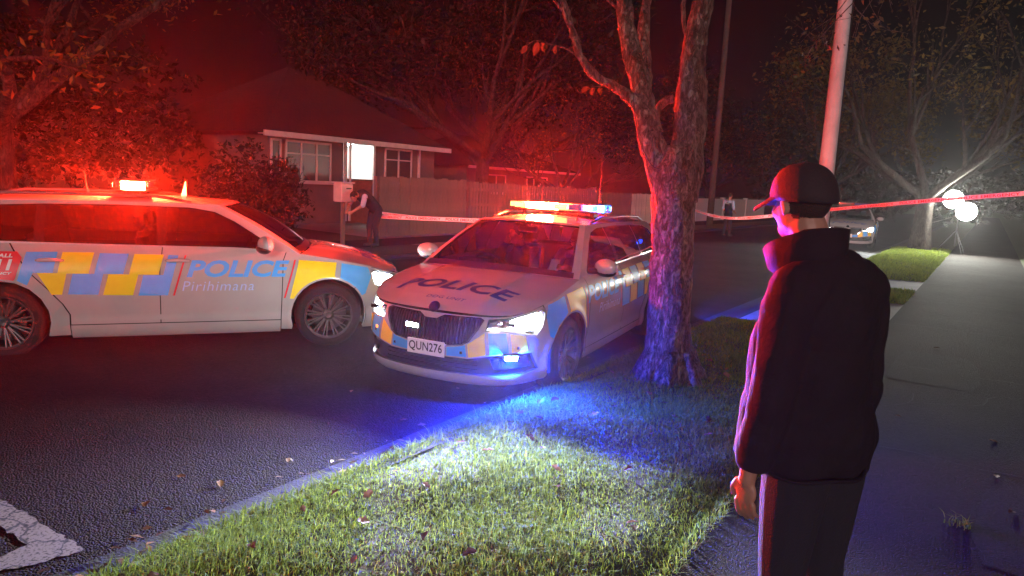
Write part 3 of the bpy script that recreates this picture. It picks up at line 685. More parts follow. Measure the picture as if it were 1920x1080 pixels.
def patchy(t,s,th=.25):
    v=np.sin(t*3.1+1.3*np.sin(s*4.2))+np.sin(s*5.3+t*1.7+1.1*np.sin(t*2.6))+.7*np.sin(t*9.+s*7.); return rng.uniform(0,1,len(t))<np.clip(.8+.22*v,.45,1)
T_=[];S_=[];H_=[];Wd=[]
for n,t0,t1,hm,wd in ((64000,.6,4.,.036,.0045),(50000,4.,7.5,.036,.0052),(18000,7.5,9.75,.036,.007)):
    t,s=scatter(n,t0,t1,KS+.03,PS+.02); k=patchy(t,s); t,s=t[k],s[k]; T_.append(t);S_.append(s);H_.append(hm*np.clip(rng.normal(1,.35,len(t)),.4,2.)*(1+.35*np.sin(t*2.9+s*3.7)));Wd.append(np.full(len(t),wd))
t,s=np.concatenate(T_),np.concatenate(S_); blades('grass_blades', t, s, hump(t,s,-14,9.8)-.004, np.concatenate(H_), np.concatenate(Wd), 'short green grass on the near berm lit blue and white')
T_=[];S_=[];Z_=[]
for n,t0,t1,bt in ((7000,13.4,15.5,(13.4,15.5)),(26000,17.6,30,(17.6,60))):
    t,s=scatter(n,t0,t1,KS+.05,PS); T_.append(t);S_.append(s);Z_.append(hump(t,s,*bt)-.004)
t,s,z=map(np.concatenate,(T_,S_,Z_)); blades('grass_blades', t, s, z, .06*np.clip(rng.normal(1,.35,len(t)),.4,2), np.full(len(t),.012), 'green grass on the far berm under the floodlit tree')
t,s=scatter(9000,.6,9.7,-2.965,-2.84); blades('grass_edge',t,s,.085+0*t,.045*np.clip(rng.normal(1,.4,len(t)),.3,2),np.full(len(t),.005),'ragged grass hanging over the near kerb')
# path-edge tufts leaning over the path, and a weed growing through the path
t,s=scatter(2600,1.,9.7,PS-.03,PS+.05); blades('grass_edge', t,s,.10+0*t,.055*np.clip(rng.normal(1,.4,len(t)),.4,2),np.full(len(t),.005),'ragged grass edge along the asphalt footpath')
def weed(t0,s0,n,h,label,spread=.05):
    t=t0+rng.normal(0,spread,n); s=s0+rng.normal(0,spread,n); o=blades('weed_tuft',t,s,.112+0*t,h*np.clip(rng.normal(1,.3,n),.5,1.6),np.full(n,.006),label); o['kind']='thing'; o['category']='weed'; del o['kind']; return o
weed(4.34,.05,46,.045,'small pale weed tuft growing from a crack in the footpath',.03)
# ------------------------------------------------------------------ painted marking at the road edge, cracked
mk = mat('road_paint', (.62,.58,.50), .75); N, L = mk.node_tree.nodes, mk.node_tree.links; b = N['Principled BSDF']; tc=[n for n in N if n.type=='TEX_COORD'][0]
v = N.new('ShaderNodeTexVoronoi'); v.feature='DISTANCE_TO_EDGE'; v.inputs['Scale'].default_value=4.; nz = N.new('ShaderNodeTexNoise'); nz.inputs['Scale'].default_value=9; nz.inputs['Detail'].default_value=8
ds = N.new('ShaderNodeVectorMath'); ds.operation='MULTIPLY_ADD'; ds.inputs[1].default_value=(.16,.16,0); L.new(nz.outputs['Color'], ds.inputs[0]); L.new(tc.outputs['Object'], ds.inputs[2]); L.new(tc.outputs['Object'], nz.inputs['Vector']); L.new(ds.outputs[0], v.inputs['Vector'])
r = N.new('ShaderNodeValToRGB'); r.color_ramp.elements[0].position=.012; r.color_ramp.elements[1].position=.03; r.color_ramp.elements[0].color=(.04,.035,.035,1); r.color_ramp.elements[1].color=(.21,.165,.135,1); L.new(v.outputs['Distance'], r.inputs[0])
nz2 = N.new('ShaderNodeTexNoise'); nz2.inputs['Scale'].default_value=70; nz2.inputs['Detail'].default_value=5; L.new(tc.outputs['Object'], nz2.inputs['Vector']); r3=N.new('ShaderNodeValToRGB'); r3.color_ramp.elements[0].position=.36; r3.color_ramp.elements[1].position=.50; r3.color_ramp.elements[0].color=(.22,.20,.19,1); r3.color_ramp.elements[1].color=(1,1,1,1); L.new(nz2.outputs['Fac'], r3.inputs[0])
mx=N.new('ShaderNodeMixRGB'); mx.blend_type='MULTIPLY'; mx.inputs[0].default_value=1; L.new(r.outputs[0],mx.inputs[1]); L.new(r3.outputs[0],mx.inputs[2]); L.new(mx.outputs[0], b.inputs['Base Color'])
def road_z(t,s): return float(np.interp(s,[FK,-9.5,-7,-5,-3.25],[0,.05,.09,.06,0]))
def sheet(name,pts,m,dz=.006,**k):
    me=bpy.data.meshes.new(name); bm=bmesh.new(); vs=[bm.verts.new((p[0],p[1],0)) for p in pts]; f=bm.faces.new(vs)
    bmesh.ops.triangulate(bm,faces=[f])
    for kx in range(-80,80):
        bmesh.ops.bisect_plane(bm, geom=bm.verts[:]+bm.edges[:]+bm.faces[:], plane_co=(0,kx*.25,0), plane_no=(0,1,0), dist=1e-6)
    for vv in bm.verts: t,s=vv.co.x,vv.co.y; p=W(t,s,road_z(t,s)+dz); vv.co=p
    bmesh.ops.recalc_face_normals(bm,faces=bm.faces[:])
    for f in bm.faces:
        f.normal_update()
        if f.normal.z<0: f.normal_flip()
    bm.to_mesh(me); bm.free(); me.materials.append(m); return obj(name,me,kind='structure',**k)
# L-shaped patch: one bar across the road, one along the gutter
def inv_ts(x,y): return (x*SD[0]+y*SD[1], x*SN[0]+y*SN[1])
A_=[(1.46,-3.36),(1.41,-4.2),(1.36,-5.2),(1.24,-5.2),(1.285,-3.9),(1.315,-3.60),(1.19,-3.57),(.7,-3.62),(.2,-3.66),(.2,-3.5),(1.15,-3.45),(1.34,-3.39)]
def ragged(l,d=.035,j=.012):
    out=[]
    for i,p in enumerate(l):
        q=l[(i+1)%len(l)]; k=max(1,int(math.hypot(q[0]-p[0],q[1]-p[1])/d)); out+=[(p[0]+(q[0]-p[0])*e/k+random.uniform(-j,j),p[1]+(q[1]-p[1])*e/k+random.uniform(-j,j)) for e in range(k)]
    return out
sheet('road_marking', ragged(A_), mk)
# ------------------------------------------------------------------ trees
def bark(name, c0, c1, scale=9.):
    m = mat(name, c0, .95, spec=.2); N, L = m.node_tree.nodes, m.node_tree.links; b = N['Principled BSDF']; tc=[n for n in N if n.type=='TEX_COORD'][0]
    mp=N.new('ShaderNodeMapping'); mp.inputs['Scale'].default_value=(1,1,.38); L.new(tc.outputs['Object'], mp.inputs[0])
    n=N.new('ShaderNodeTexNoise'); n.inputs['Scale'].default_value=scale; n.inputs['Detail'].default_value=10; n.inputs['Roughness'].default_value=.72; n.inputs['Distortion'].default_value=.6
    n2=N.new('ShaderNodeTexNoise'); n2.inputs['Scale'].default_value=scale*3.6; n2.inputs['Detail'].default_value=8; n2.inputs['Roughness'].default_value=.7; n2.inputs['Distortion'].default_value=1.
    L.new(mp.outputs[0],n.inputs['Vector']); L.new(mp.outputs[0],n2.inputs['Vector'])
    r=N.new('ShaderNodeValToRGB'); r.color_ramp.elements[0].position=.36; r.color_ramp.elements[1].position=.64; r.color_ramp.elements[0].color=(*c0,1); r.color_ramp.elements[1].color=(*c1,1); L.new(n.outputs['Fac'], r.inputs[0])
    r2=N.new('ShaderNodeValToRGB'); r2.color_ramp.elements[0].position=.40; r2.color_ramp.elements[1].position=.56; r2.color_ramp.elements[0].color=(.22,.2,.19,1); r2.color_ramp.elements[1].color=(1,1,1,1); L.new(n2.outputs['Fac'],r2.inputs[0])
    mx=N.new('ShaderNodeMixRGB'); mx.blend_type='MULTIPLY'; mx.inputs[0].default_value=.85; L.new(r.outputs[0],mx.inputs[1]); L.new(r2.outputs[0],mx.inputs[2]); L.new(mx.outputs[0],b.inputs['Base Color'])
    a2=N.new('ShaderNodeMath'); a2.operation='MULTIPLY_ADD'; a2.inputs[1].default_value=1.6; L.new(r2.outputs[0],a2.inputs[0]); L.new(n.outputs['Fac'],a2.inputs[2])
    bp=N.new('ShaderNodeBump'); bp.inputs['Strength'].default_value=1.; bp.inputs['Distance'].default_value=.02; L.new(a2.outputs[0],bp.inputs['Height']); L.new(bp.outputs[0],b.inputs['Normal'])
    return m
BARK=bark('tree_bark',(.10,.075,.055),(.30,.245,.195)); BARK2=bark('far_bark',(.035,.028,.024),(.09,.075,.065),5.)
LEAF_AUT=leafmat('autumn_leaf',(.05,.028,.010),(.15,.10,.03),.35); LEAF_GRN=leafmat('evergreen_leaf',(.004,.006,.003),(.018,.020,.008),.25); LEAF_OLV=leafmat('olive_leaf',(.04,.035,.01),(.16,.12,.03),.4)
def smooth_path(P, n=6): return [tuple(p) for p in cr_spline(P,n)]
def limb(mb, P, R, n=10, sub=6, lump=.0, m=0):
    PR=cr_spline([(*p,r) for p,r in zip(P,R)], sub); mb.tube([p[:3] for p in PR],[max(.003,p[3]) for p in PR],n,m,True,lump)
def twigs(mb, p, d, L0, r0, depth, tips, rnd, n=5, gr=.0, wide=.6):
    # a branching limb; tips collects (point, direction)
    d=Vector(d).normalized(); pts=[Vector(p)]; q=Vector(p); k=4; dd=d.copy()
    for i in range(k):
        dd=(dd+Vector((rnd.uniform(-1,1),rnd.uniform(-1,1),rnd.uniform(-.8,1)))*.16+Vector((0,0,gr))).normalized(); q=q+dd*(L0/k); pts.append(q.copy())
    mb.tube(pts,[r0*(1-.45*i/k) for i in range(k+1)],n)
    if depth<=1:
        for x in pts[1:]: tips.append((x,dd.copy()))
    if depth==0: return
    for j in range(rnd.choice((2,3,3))):
        i=rnd.choice((2,3,4)); nd=(dd+Vector((rnd.uniform(-1,1),rnd.uniform(-1,1),rnd.uniform(-.6,.9)))*wide).normalized()
        twigs(mb,pts[i],nd,L0*rnd.uniform(.55,.8),r0*.52,depth-1,tips,rnd,max(3,n-1),gr,wide)
def leaf_cloud(name, C, n_per, spread, size, m, parent=None, droop=.4, **k):
    C=np.array(C); n=len(C)*n_per; P=np.repeat(C,n_per,0)+rng.normal(0,spread,(n,3)); nrm=rng.normal(0,1,(n,3)); nrm[:,2]+=.3; nrm/=np.linalg.norm(nrm,axis=1)[:,None]
    a=np.cross(nrm,rng.normal(0,1,(n,3))+np.array([0,0,-droop*2])); a/=np.linalg.norm(a,axis=1)[:,None]+1e-9; b=np.cross(nrm,a); sz=size*rng.uniform(.3,1.35,n)[:,None]
    V=np.stack([P-a*sz, P+b*sz*.42+nrm*sz*.12, P+a*sz, P-b*sz*.42+nrm*sz*.12],1).reshape(-1,3); i=np.arange(n)*4; F=np.stack([i,i+1,i+2,i+3],1)
    return obj(name, fastmesh(name,V,F,m,np.repeat(rng.uniform(0,1,n),4)), parent, **k)
def lumpy(me, amp, scale, seed=0.):
    # real relief on a trunk
    from mathutils import noise
    for v in me.vertices:
        c=v.co; n=noise.noise(Vector((c.x*scale+seed,c.y*scale,c.z*scale*.5)))+.5*noise.noise(Vector((c.x*scale*2.6,c.y*scale*2.6+seed,c.z*scale*1.4))); v.co=c+v.normal*n*amp
    me.update(); return me
def tree(label, base, H, spread, trunk_r, seed, leaf=LEAF_AUT, nleaf=3, lsize=.06, depth=3, fork=.4, nlimb=5, lsp=.16, name='tree', group=None, wide=.6, brk=None, gr=.02, lean=(0,0)):
    rnd=random.Random(seed); root=empty(name, base); setp(root,label,'tree',group); mb=MB(); tips=[]
    h0=H*fork; P=[(0,0,-.1),(lean[0]*.3,lean[1]*.3,h0*.5),(lean[0],lean[1],h0)]; limb(mb,P,[trunk_r*1.35,trunk_r,trunk_r*.9],10)
    for i in range(nlimb):
        a=2*math.pi*(i+rnd.random()*.6)/nlimb; el=rnd.uniform(.5,1.15); d=(math.cos(a)*math.cos(el)*spread/H*2.2,math.sin(a)*math.cos(el)*spread/H*2.2,math.sin(el))
        twigs(mb,(lean[0],lean[1],h0*rnd.uniform(.82,1.)),d,(H-h0)*.55,trunk_r*.5,depth,tips,rnd,7,gr,wide)
    mb.build('trunk',[brk or BARK2],root,True)
    if nleaf: leaf_cloud('crown',[t[0] for t in tips],nleaf,lsp,lsize,leaf,root)
    return root
def shrub(label, base, dims, n, lsize, seed, leaf=LEAF_GRN, name='shrub', group=None, cat='shrub'):
    rnd=random.Random(seed); root=empty(name, base, SANG); setp(root,label,cat,group); C=[]; mb=MB()
    for i in range(9):
        a=rnd.uniform(0,6.28); r=rnd.uniform(.2,.75); p=(math.cos(a)*dims[0]*r*.5,math.sin(a)*dims[1]*r*.5,dims[2]*rnd.uniform(.5,.9)); mb.tube([(p[0]*.2,p[1]*.2,-.05),(p[0]*.6,p[1]*.6,p[2]*.5),p],[.03,.02,.008],5)
    mb.build('stem',[BARK2],root)
    lob=[(rnd.uniform(-.32,.32)*dims[0],rnd.uniform(-.3,.3)*dims[1],rnd.uniform(.25,.8)*dims[2],rnd.uniform(.16,.30)) for _ in range(14)]
    for i in range(n):
        l=rnd.choice(lob); v=Vector((rnd.gauss(0,1),rnd.gauss(0,1),rnd.gauss(0,1))).normalized()*rnd.uniform(.6,1.05); C.append((l[0]+v.x*l[3]*dims[0],l[1]+v.y*l[3]*dims[1],max(.05,l[2]+v.z*l[3]*dims[2])))
    leaf_cloud('crown',C,6,.07,lsize,leaf,root); return root
# --- the street tree in front
fg=empty('street_tree',(1.46,6.15,.10)); setp(fg,'rough barked street tree forking on the near berm beside the parked dog unit car','tree')
def fp(x,z,y=6.15): return (x-1.46,y-6.15,z-.10)
mb=MB(); mb2=MB()
limb(mb,[fp(1.46,-.02),fp(1.455,.16),fp(1.45,.32),fp(1.425,.60),fp(1.405,.95),fp(1.39,1.4),fp(1.37,1.75),fp(1.36,2.0),fp(1.36,2.2)],[.35,.262,.222,.198,.188,.186,.198,.21,.15],26,8)
for a,r,l in ((.3,.10,.42),(1.3,.09,.36),(2.5,.10,.40),(3.5,.11,.42),(4.4,.09,.38),(5.4,.10,.40)): limb(mb,[(math.cos(a)*.14,math.sin(a)*.14,.30),(math.cos(a)*.27,math.sin(a)*.27,.07),(math.cos(a)*l,math.sin(a)*l,-.06)],[.10,r*.8,.04],10,5)
limb(mb,[fp(1.34,1.75),fp(1.22,2.05),fp(1.12,2.28),fp(1.06,2.46),fp(.97,2.57),fp(.80,2.68),fp(.62,2.76),fp(.50,2.88,6.1),fp(.44,3.02,6.1),fp(.36,3.2,6.05),fp(.22,3.5,6.),fp(.0,4.0,5.9)],[.16,.12,.10,.088,.062,.043,.038,.034,.032,.03,.026,.018],16,6)
limb(mb,[fp(1.12,2.30),fp(1.06,2.55,6.2),fp(1.0,2.80,6.25),fp(.93,3.05,6.3),fp(.86,3.3,6.3),fp(.80,3.7,6.3),fp(.7,4.3,6.4)],[.11,.095,.085,.08,.07,.06,.045],14,6)
limb(mb,[fp(1.05,2.6,6.2),fp(1.08,2.85,6.35),fp(1.06,3.2,6.5),fp(1.1,3.7,6.6)],[.07,.062,.055,.04],12,6)
limb(mb,[fp(1.42,1.75),fp(1.45,2.05),fp(1.46,2.35),fp(1.45,2.7),fp(1.44,3.0),fp(1.47,3.3),fp(1.52,3.7),fp(1.5,4.4),fp(1.6,5.2)],[.17,.15,.138,.125,.105,.09,.08,.065,.05],18,6)
limb(mb,[fp(1.28,2.12,6.3),fp(1.22,2.4,6.45),fp(1.26,2.58,6.55),fp(1.38,2.66,6.5)],[.045,.04,.035,.03],8,6)
limb(mb,[fp(1.44,3.0),fp(1.38,3.1),fp(1.33,3.25),fp(1.33,3.5)],[.03,.026,.022,.015],8,6)
me=mb.me('trunk',[BARK],True); lumpy(me,.02,9.,3.); lumpy(me,.010,26.,1.); obj('trunk',me,fg)
mb=MB(); mb.ball(fp(1.34,1.80,5.95),(.05,.035,.06),0,12); me=mb.me('burl',[BARK],True); lumpy(me,.008,20.); obj('burl',me,fg)
rnd=random.Random(5); mb=MB(); tips=[]
for p,d,l,r in ((fp(.36,3.2,6.05),(-.6,-.2,.5),.7,.012),(fp(.22,3.5,6.),(-.5,.3,.6),.8,.012),(fp(.86,3.3,6.3),(-.7,0,.5),.8,.014),(fp(1.1,3.7,6.6),(.2,.3,.8),1.,.02),(fp(.7,4.3,6.4),(-.4,0,.8),1.2,.02),(fp(1.6,5.2),(.3,0,.9),1.3,.025),(fp(1.5,4.4),(.8,-.3,.4),1.2,.02),(fp(0,4.,5.9),(-.5,0,.6),1.,.015),(fp(1.52,3.7),(.8,.1,.5),1.1,.02)):
    twigs(mb,p,d,l,r,3,tips,rnd,5,.0,.7)
# twigs hanging in from the right above the path
tips2=[]
for p,d,l,r in ((fp(2.75,3.95,6.0),(-.35,-.1,-.8),.55,.010),(fp(3.0,3.95,6.1),(.05,.1,-.9),.5,.009),(fp(2.45,4.0,5.9),(.5,0,-.8),.5,.008)): twigs(mb,p,d,l,r,2,tips2,rnd,4,-.05,.8)
limb(mb,[fp(1.52,3.85),fp(2.0,4.1,6.0),fp(2.5,4.1,6.),fp(3.0,4.0,6.)],[.04,.03,.022,.012],7,5)
# the low sprig with big leaves and the loop of wire
limb(mb,[fp(.50,2.88,6.1),fp(.36,2.955,6.05),fp(.22,2.975,6.0),fp(.10,3.0,6.),fp(.03,2.96,6.)],[.009,.007,.006,.004,.003],5,5)
limb(mb,[fp(.74,2.70,6.1),fp(.66,2.66,6.0),fp(.58,2.65,5.95)],[.006,.005,.003],5,4)
mb.build('branches',[BARK],fg,True)
leaf_cloud('crown',[t[0] for t in tips],2,.10,.055,LEAF_AUT,fg); leaf_cloud('hanging_leaves',[t[0] for t in tips2],1,.05,.028,LEAF_AUT,fg)
LEAF_BIG=leafmat('sprig_leaf',(.02,.022,.010),(.045,.034,.014),.35)
def big_leaf(c, d, L_, parent, m=LEAF_BIG, tone=.8, curl=.25, name='leaf'):
    d=Vector(d).normalized(); s=d.cross(Vector((0,1,.2))).normalized(); n=s.cross(d); V=[];F=[]
    for i,(a,wd) in enumerate(((0,.02),(.15,.22),(.4,.34),(.7,.24),(1,.01))):
        for k in (-1,0,1): V.append(Vector(c)+d*a*L_+s*k*wd*L_*.8+n*(abs(k)*wd*.5-curl*a*a)*L_)
    for i in range(4):
        for k in range(2): F.append((i*3+k,i*3+k+1,i*3+k+4,i*3+k+3))
    me=mesh(name,V,F,m,None,True); a=me.attributes.new('tone','FLOAT','POINT'); a.data.foreach_set('value',np.full(len(V),tone,np.float32)); return obj(name,me,parent)
for x,z,d,l,t in ((.03,2.96,(-.5,0,-.8),.13,.7),(.12,2.99,(-.25,.2,-.9),.16,1.),(.15,2.99,(.3,0,-.9),.13,.9),(.26,2.97,(.05,.1,-1),.11,.8),(.20,2.975,(-.5,-.2,-.7),.09,.6),(.56,2.65,(-.7,0,-.5),.12,.2),(.60,2.65,(-.3,0,-.9),.11,.9),(.65,2.66,(.1,0,-.9),.11,.6),(.71,2.69,(.4,0,-.6),.10,.5)): big_leaf(fp(x,z,6.0),d,l*.72,fg,tone=t,curl=.5)
mb=MB(); limb(mb,[fp(.93,2.585,5.97),fp(.945,2.45,5.94),fp(1.0,2.22,5.9),fp(1.07,2.08,5.88),fp(1.13,2.02,5.92),fp(1.2,2.0,5.95)],[.004]*6,5,6); mb.build('wire',[M_('trim_black')],fg,True)
# --- trees round about
tree('red lit street tree at the left edge with autumn leaves spreading over the car roof',(-9.35,12.7,.1),7.2,5.,.30,11,LEAF_OLV,4,.062,4,.33,6,.2,wide=.7,gr=-.02)
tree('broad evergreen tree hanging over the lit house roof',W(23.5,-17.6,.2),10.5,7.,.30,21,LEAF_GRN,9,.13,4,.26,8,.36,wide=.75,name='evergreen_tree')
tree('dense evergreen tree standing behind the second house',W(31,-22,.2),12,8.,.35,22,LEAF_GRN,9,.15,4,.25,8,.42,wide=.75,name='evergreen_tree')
tree('bare branching tree behind the paling fence above the lit light bar',W(26.6,-15.6,.15),5.2,3.6,.16,31,LEAF_AUT,1,.07,4,.27,8,.15,wide=.55,gr=.03)
tree('tree with purple lit limbs on the far berm in front of the floodlight',W(28.9,-2.0,.12),8.,5.,.30,41,LEAF_OLV,2,.09,4,.26,7,.25,wide=.55,gr=.02)
tree('dark leafy tree beyond the far parked police car',W(52,-9.5,.1),9.5,6.,.3,51,LEAF_OLV,5,.16,4,.28,7,.45,wide=.7)
tree('dark tree behind the white garden wall',W(50,-17,.1),9,6.5,.3,52,LEAF_GRN,7,.17,4,.22,8,.5,wide=.75)
tree('dark tree far down the right side of the street',W(44,3.6,.1),8.5,6.,.3,53,LEAF_OLV,5,.15,4,.25,7,.4,wide=.7)
tree('garden tree to the right of the footpath beyond the floodlight',W(33,4.6,.1),7.5,5.,.25,54,LEAF_OLV,4,.12,4,.25,7,.35,wide=.7)
shrub('dark bushy shrub beside the letterbox in front of the lit house',W(9.7,-13.2,.12),(2.8,2.6,2.3),1500,.07,61)
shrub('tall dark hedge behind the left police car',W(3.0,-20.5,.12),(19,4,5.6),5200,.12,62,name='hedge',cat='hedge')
shrub('low dark bush at the right edge of the footpath',W(8.6,2.2,.12),(2.4,1.6,.9),500,.06,63,LEAF_OLV)
shrub('dark hedge along the garden right of the floodlight',W(22,3.6,.12),(7,2.,1.7),1300,.08,64,name='hedge',cat='hedge')
shrub('distant dark hedge closing off the end of the street',W(66,-6,.1),(5,26,4.5),2200,.3,65,name='hedge',cat='hedge')
# ------------------------------------------------------------------ houses, fences, poles
WALLM=mat('house_wall',(.11,.095,.088),.85,var=(.088,.077,.07),vscale=2.,bump=.15,bscale=30); ROOFM=mat('roof_tiles',(.008,.006,.006),.97,var=(.005,.004,.004),vscale=3.,bump=.5,bscale=9)
WHITE=mat('white_joinery',(.48,.45,.42),.55,var=(.40,.37,.35),vscale=5.); WGLASS=mat('dark_window',(.015,.015,.018),.3,spec=.25); CURT=mat('curtain',(.25,.20,.18),.9,var=(.16,.13,.12),vscale=4.)
PORCHW=mat('porch_wall',(.80,.84,.83),.6); BRICK=mat('base_wall',(.20,.10,.08),.9,var=(.14,.07,.06),vscale=6.)
RS=Matrix.Rotation(SANG,3,'Z')      # local x = along the street, local y = to the left of it (away from the camera for the far side)
def L2(t,s,z): return W(t,s,z)
def sbox(mb,t0,t1,s0,s1,z0,z1,m=0): mb.box(W((t0+t1)/2,(s0+s1)/2,(z0+z1)/2),(abs(t1-t0),abs(s1-s0),z1-z0),m,RS); return mb
def spart(name,m,parent,*boxes):
    mb=MB()
    for b in boxes: sbox(mb,*b)
    o=mb.build(name,[m]); 
    if parent is not None: o.parent=parent; o.matrix_parent_inverse=Matrix.Identity(4)
    return o
def window(root,t0,t1,z0,z1,s,ncol,transom=None):
    f=.06; fr=spart('window',WHITE,root,(t0,t1,s,s+.05,z0,z0+f),(t0,t1,s,s+.05,z1-f,z1),(t0,t0+f,s,s+.048,z0+f,z1-f),(t1-f,t1,s,s+.048,z0+f,z1-f),*[(t0+(t1-t0)*k/ncol-f/2,t0+(t1-t0)*k/ncol+f/2,s,s+.046,z0+f,z1-f) for k in range(1,ncol)])
    for k in range(ncol):
        a=t0+(t1-t0)*k/ncol+f*.55; b_=t0+(t1-t0)*(k+1)/ncol-f*.55
        zs=[z0+f,z1-f] if not transom else [z0+f,transom-.02,transom+.02,z1-f]
        for i in range(0,len(zs),2): spart('pane',WGLASS,fr,(a,b_,s+.012,s+.018,zs[i],zs[i+1]))
        if transom: spart('transom',WHITE,fr,(a,b_,s,s+.04,transom-.02,transom+.02))
    spart('sill',WHITE,fr,(t0-.05,t1+.05,s-.0,s+.11,z0-.05,z0-.002)); return fr
def hip_roof(name,root,t0,t1,s0,s1,z0,zr,m,ov=.45,inset=None):
    # s0 is the street side
    a,b=t0-ov,t1+ov; c,d=s0+ov,s1-ov; k=inset if inset is not None else (c-d)/2; sm=(c+d)/2
    P=[W(a,c,z0),W(b,c,z0),W(b,d,z0),W(a,d,z0),W(a+k,sm,zr),W(b-k,sm,zr)]; F=[(0,1,5,4),(1,2,5),(2,3,4,5),(3,0,4),(3,2,1,0)]
    o=obj(name,mesh(name,P,F,m)); o.parent=root; return o
hs=empty('lit_house',(0,0,0)); setp(hs,'pale weatherboard house with a brightly lit porch behind the paling fence','house')
S0=-18.0
spart('wall',WALLM,hs,(13.35,16.30,S0-7,S0,.2,2.92),(17.72,20.9,S0-7,S0,.2,2.92),(16.30,17.72,S0-7,S0-1.3,.2,2.92))
spart('porch_floor',BRICK,hs,(16.30,17.72,S0-1.299,S0-.02,.2,1.0))
spart('porch_wall',PORCHW,hs,(16.301,17.719,S0-1.298,S0-1.26,1.001,2.915)); spart('porch_side',PORCHW,hs,(16.302,16.33,S0-1.25,S0-.06,1.002,2.9),(17.69,17.718,S0-1.25,S0-.06,1.002,2.9)); spart('porch_ceiling',PORCHW,hs,(16.303,17.717,S0-1.25,S0+.1,2.90,2.918))
spart('front_door',PORCHW,hs,(16.72,17.45,S0-1.255,S0-1.225,1.005,2.75)); spart('balustrade',BRICK,hs,(16.305,17.715,S0-.05,S0+.06,.9,1.72)); spart('porch_post',WHITE,hs,(16.30,16.40,S0+.005,S0+.09,.3,2.93)); spart('porch_post',WHITE,hs,(16.52,16.58,S0+.005,S0+.09,.3,2.93)); spart('porch_post',WHITE,hs,(17.60,17.70,S0+.005,S0+.09,.3,2.93))
mb=MB(); mb.lathe([(0,-.05),(.09,-.045),(.12,-.0),(.12,.02)],16,'Z',W(17.0,S0-.55,2.88)); pl=mb.build('porch_lamp',[emit('porch_lamp_on',(1,1,.94),90.*P_PORCH)],hs)
window(hs,13.95,15.75,1.55,2.82,S0+.003,3,2.42); window(hs,18.2,19.6,1.6,2.85,S0+.003,2,2.45); window(hs,13.42,13.80,1.55,2.82,S0+.003,1)
spart('fascia',WHITE,hs,(12.9,21.35,S0+.40,S0+.47,2.86,3.02)); spart('soffit',WHITE,hs,(13.0,21.2,S0+.01,S0+.39,2.925,2.95)); spart('downpipe',WHITE,hs,(19.95,20.03,S0+.005,S0+.08,.3,2.92))
hip_roof('roof',hs,13.35,20.9,S0,S0-7,3.0,5.6,ROOFM)
h2=empty('second_house',(0,0,0)); setp(h2,'low dark house behind the right half of the paling fence','house')
spart('wall',WALLM,h2,(25.5,35,-27,-20,.2,2.5)); window(h2,27,28.6,1.3,2.2,-19.997,2); window(h2,30.5,32.5,1.3,2.2,-19.997,3); hip_roof('roof',h2,25.5,35,-20,-27,2.52,4.2,ROOFM); spart('fascia',WHITE,h2,(25.1,35.4,-19.60,-19.54,2.42,2.54))
# paling fences: every paling its own piece
PAL=mat('paling_timber',(.15,.12,.10),.9,var=(.10,.08,.07),vscale=3.,bump=.4,bscale=20); PALP=mat('pale_paling',(.55,.48,.42),.9,var=(.42,.36,.31),vscale=3.,bump=.3,bscale=20); RAILM=mat('fence_rail',(.16,.11,.09),.9)
def fence(label,t0,t1,s,h,w_,gap,m,h1=None,name='paling_fence'):
    root=empty(name,W(t0,s,.15),SANG); setp(root,label,'fence'); mes=[]
    for k in range(4):
        mb=MB(); mb.box((0,0,.5),(w_,.018,1.),0); mes.append(mb.me('paling',[m]))
    n=int((t1-t0)/(w_+gap))
    for i in range(n):
        o=obj('paling',random.choice(mes),root); hh=(h+((h1 or h)-h)*i/max(1,n-1))*random.uniform(.985,1.015); o.location=(i*(w_+gap)+w_/2,-random.uniform(0,.012),0); o.scale=(1,1,hh); o.rotation_euler=(0,random.uniform(-.008,.008),0)
    for z in (.35,h*.55,h-.25):
        mb=MB(); mb.box(((t1-t0)/2,.05,z),(t1-t0,.045,.09),0); mb.build('rail',[RAILM],root)
    k=0
    while k<=t1-t0+.1:
        mb=MB(); mb.box((k,.12,h*.5),(.1,.1,h),0); mb.build('post',[RAILM],root); k+=2.2
    return root
fence('close boarded brown paling fence right of the lit porch',14.0,18.0,-14.,1.70,.150,.004,PAL)
fence('gapped paling fence behind the dog unit car roof',18.05,27.2,-14.,1.66,.125,.045,PAL,1.56)
fence('short dark paling fence left of the pale one',27.5,30.4,-14.,1.45,.14,.01,PAL)
fence('pale paling fence glimpsed left of the street tree',30.45,33.6,-14.,1.45,.12,.05,PALP)
gw=empty('garden_wall',W(34,-14,0)); setp(gw,'white rendered garden wall between the street tree and the man','wall'); 
for k in range(4):
    a=34.2+k*4.9; mb=MB(); mb.box(W(a+2.3,-14,.78)-W(34,-14,0),(4.55,.16,1.36),0,RS); mb.build('panel',[mat('wall_render',(.50,.46,.44),.85,var=(.5,.46,.43),vscale=1.2,bump=.2)],gw); mb=MB(); mb.box(W(a-.12,-14,.80)-W(34,-14,0),(.24,.26,1.5),0,RS); mb.build('pier',[MATS['wall_render']],gw)
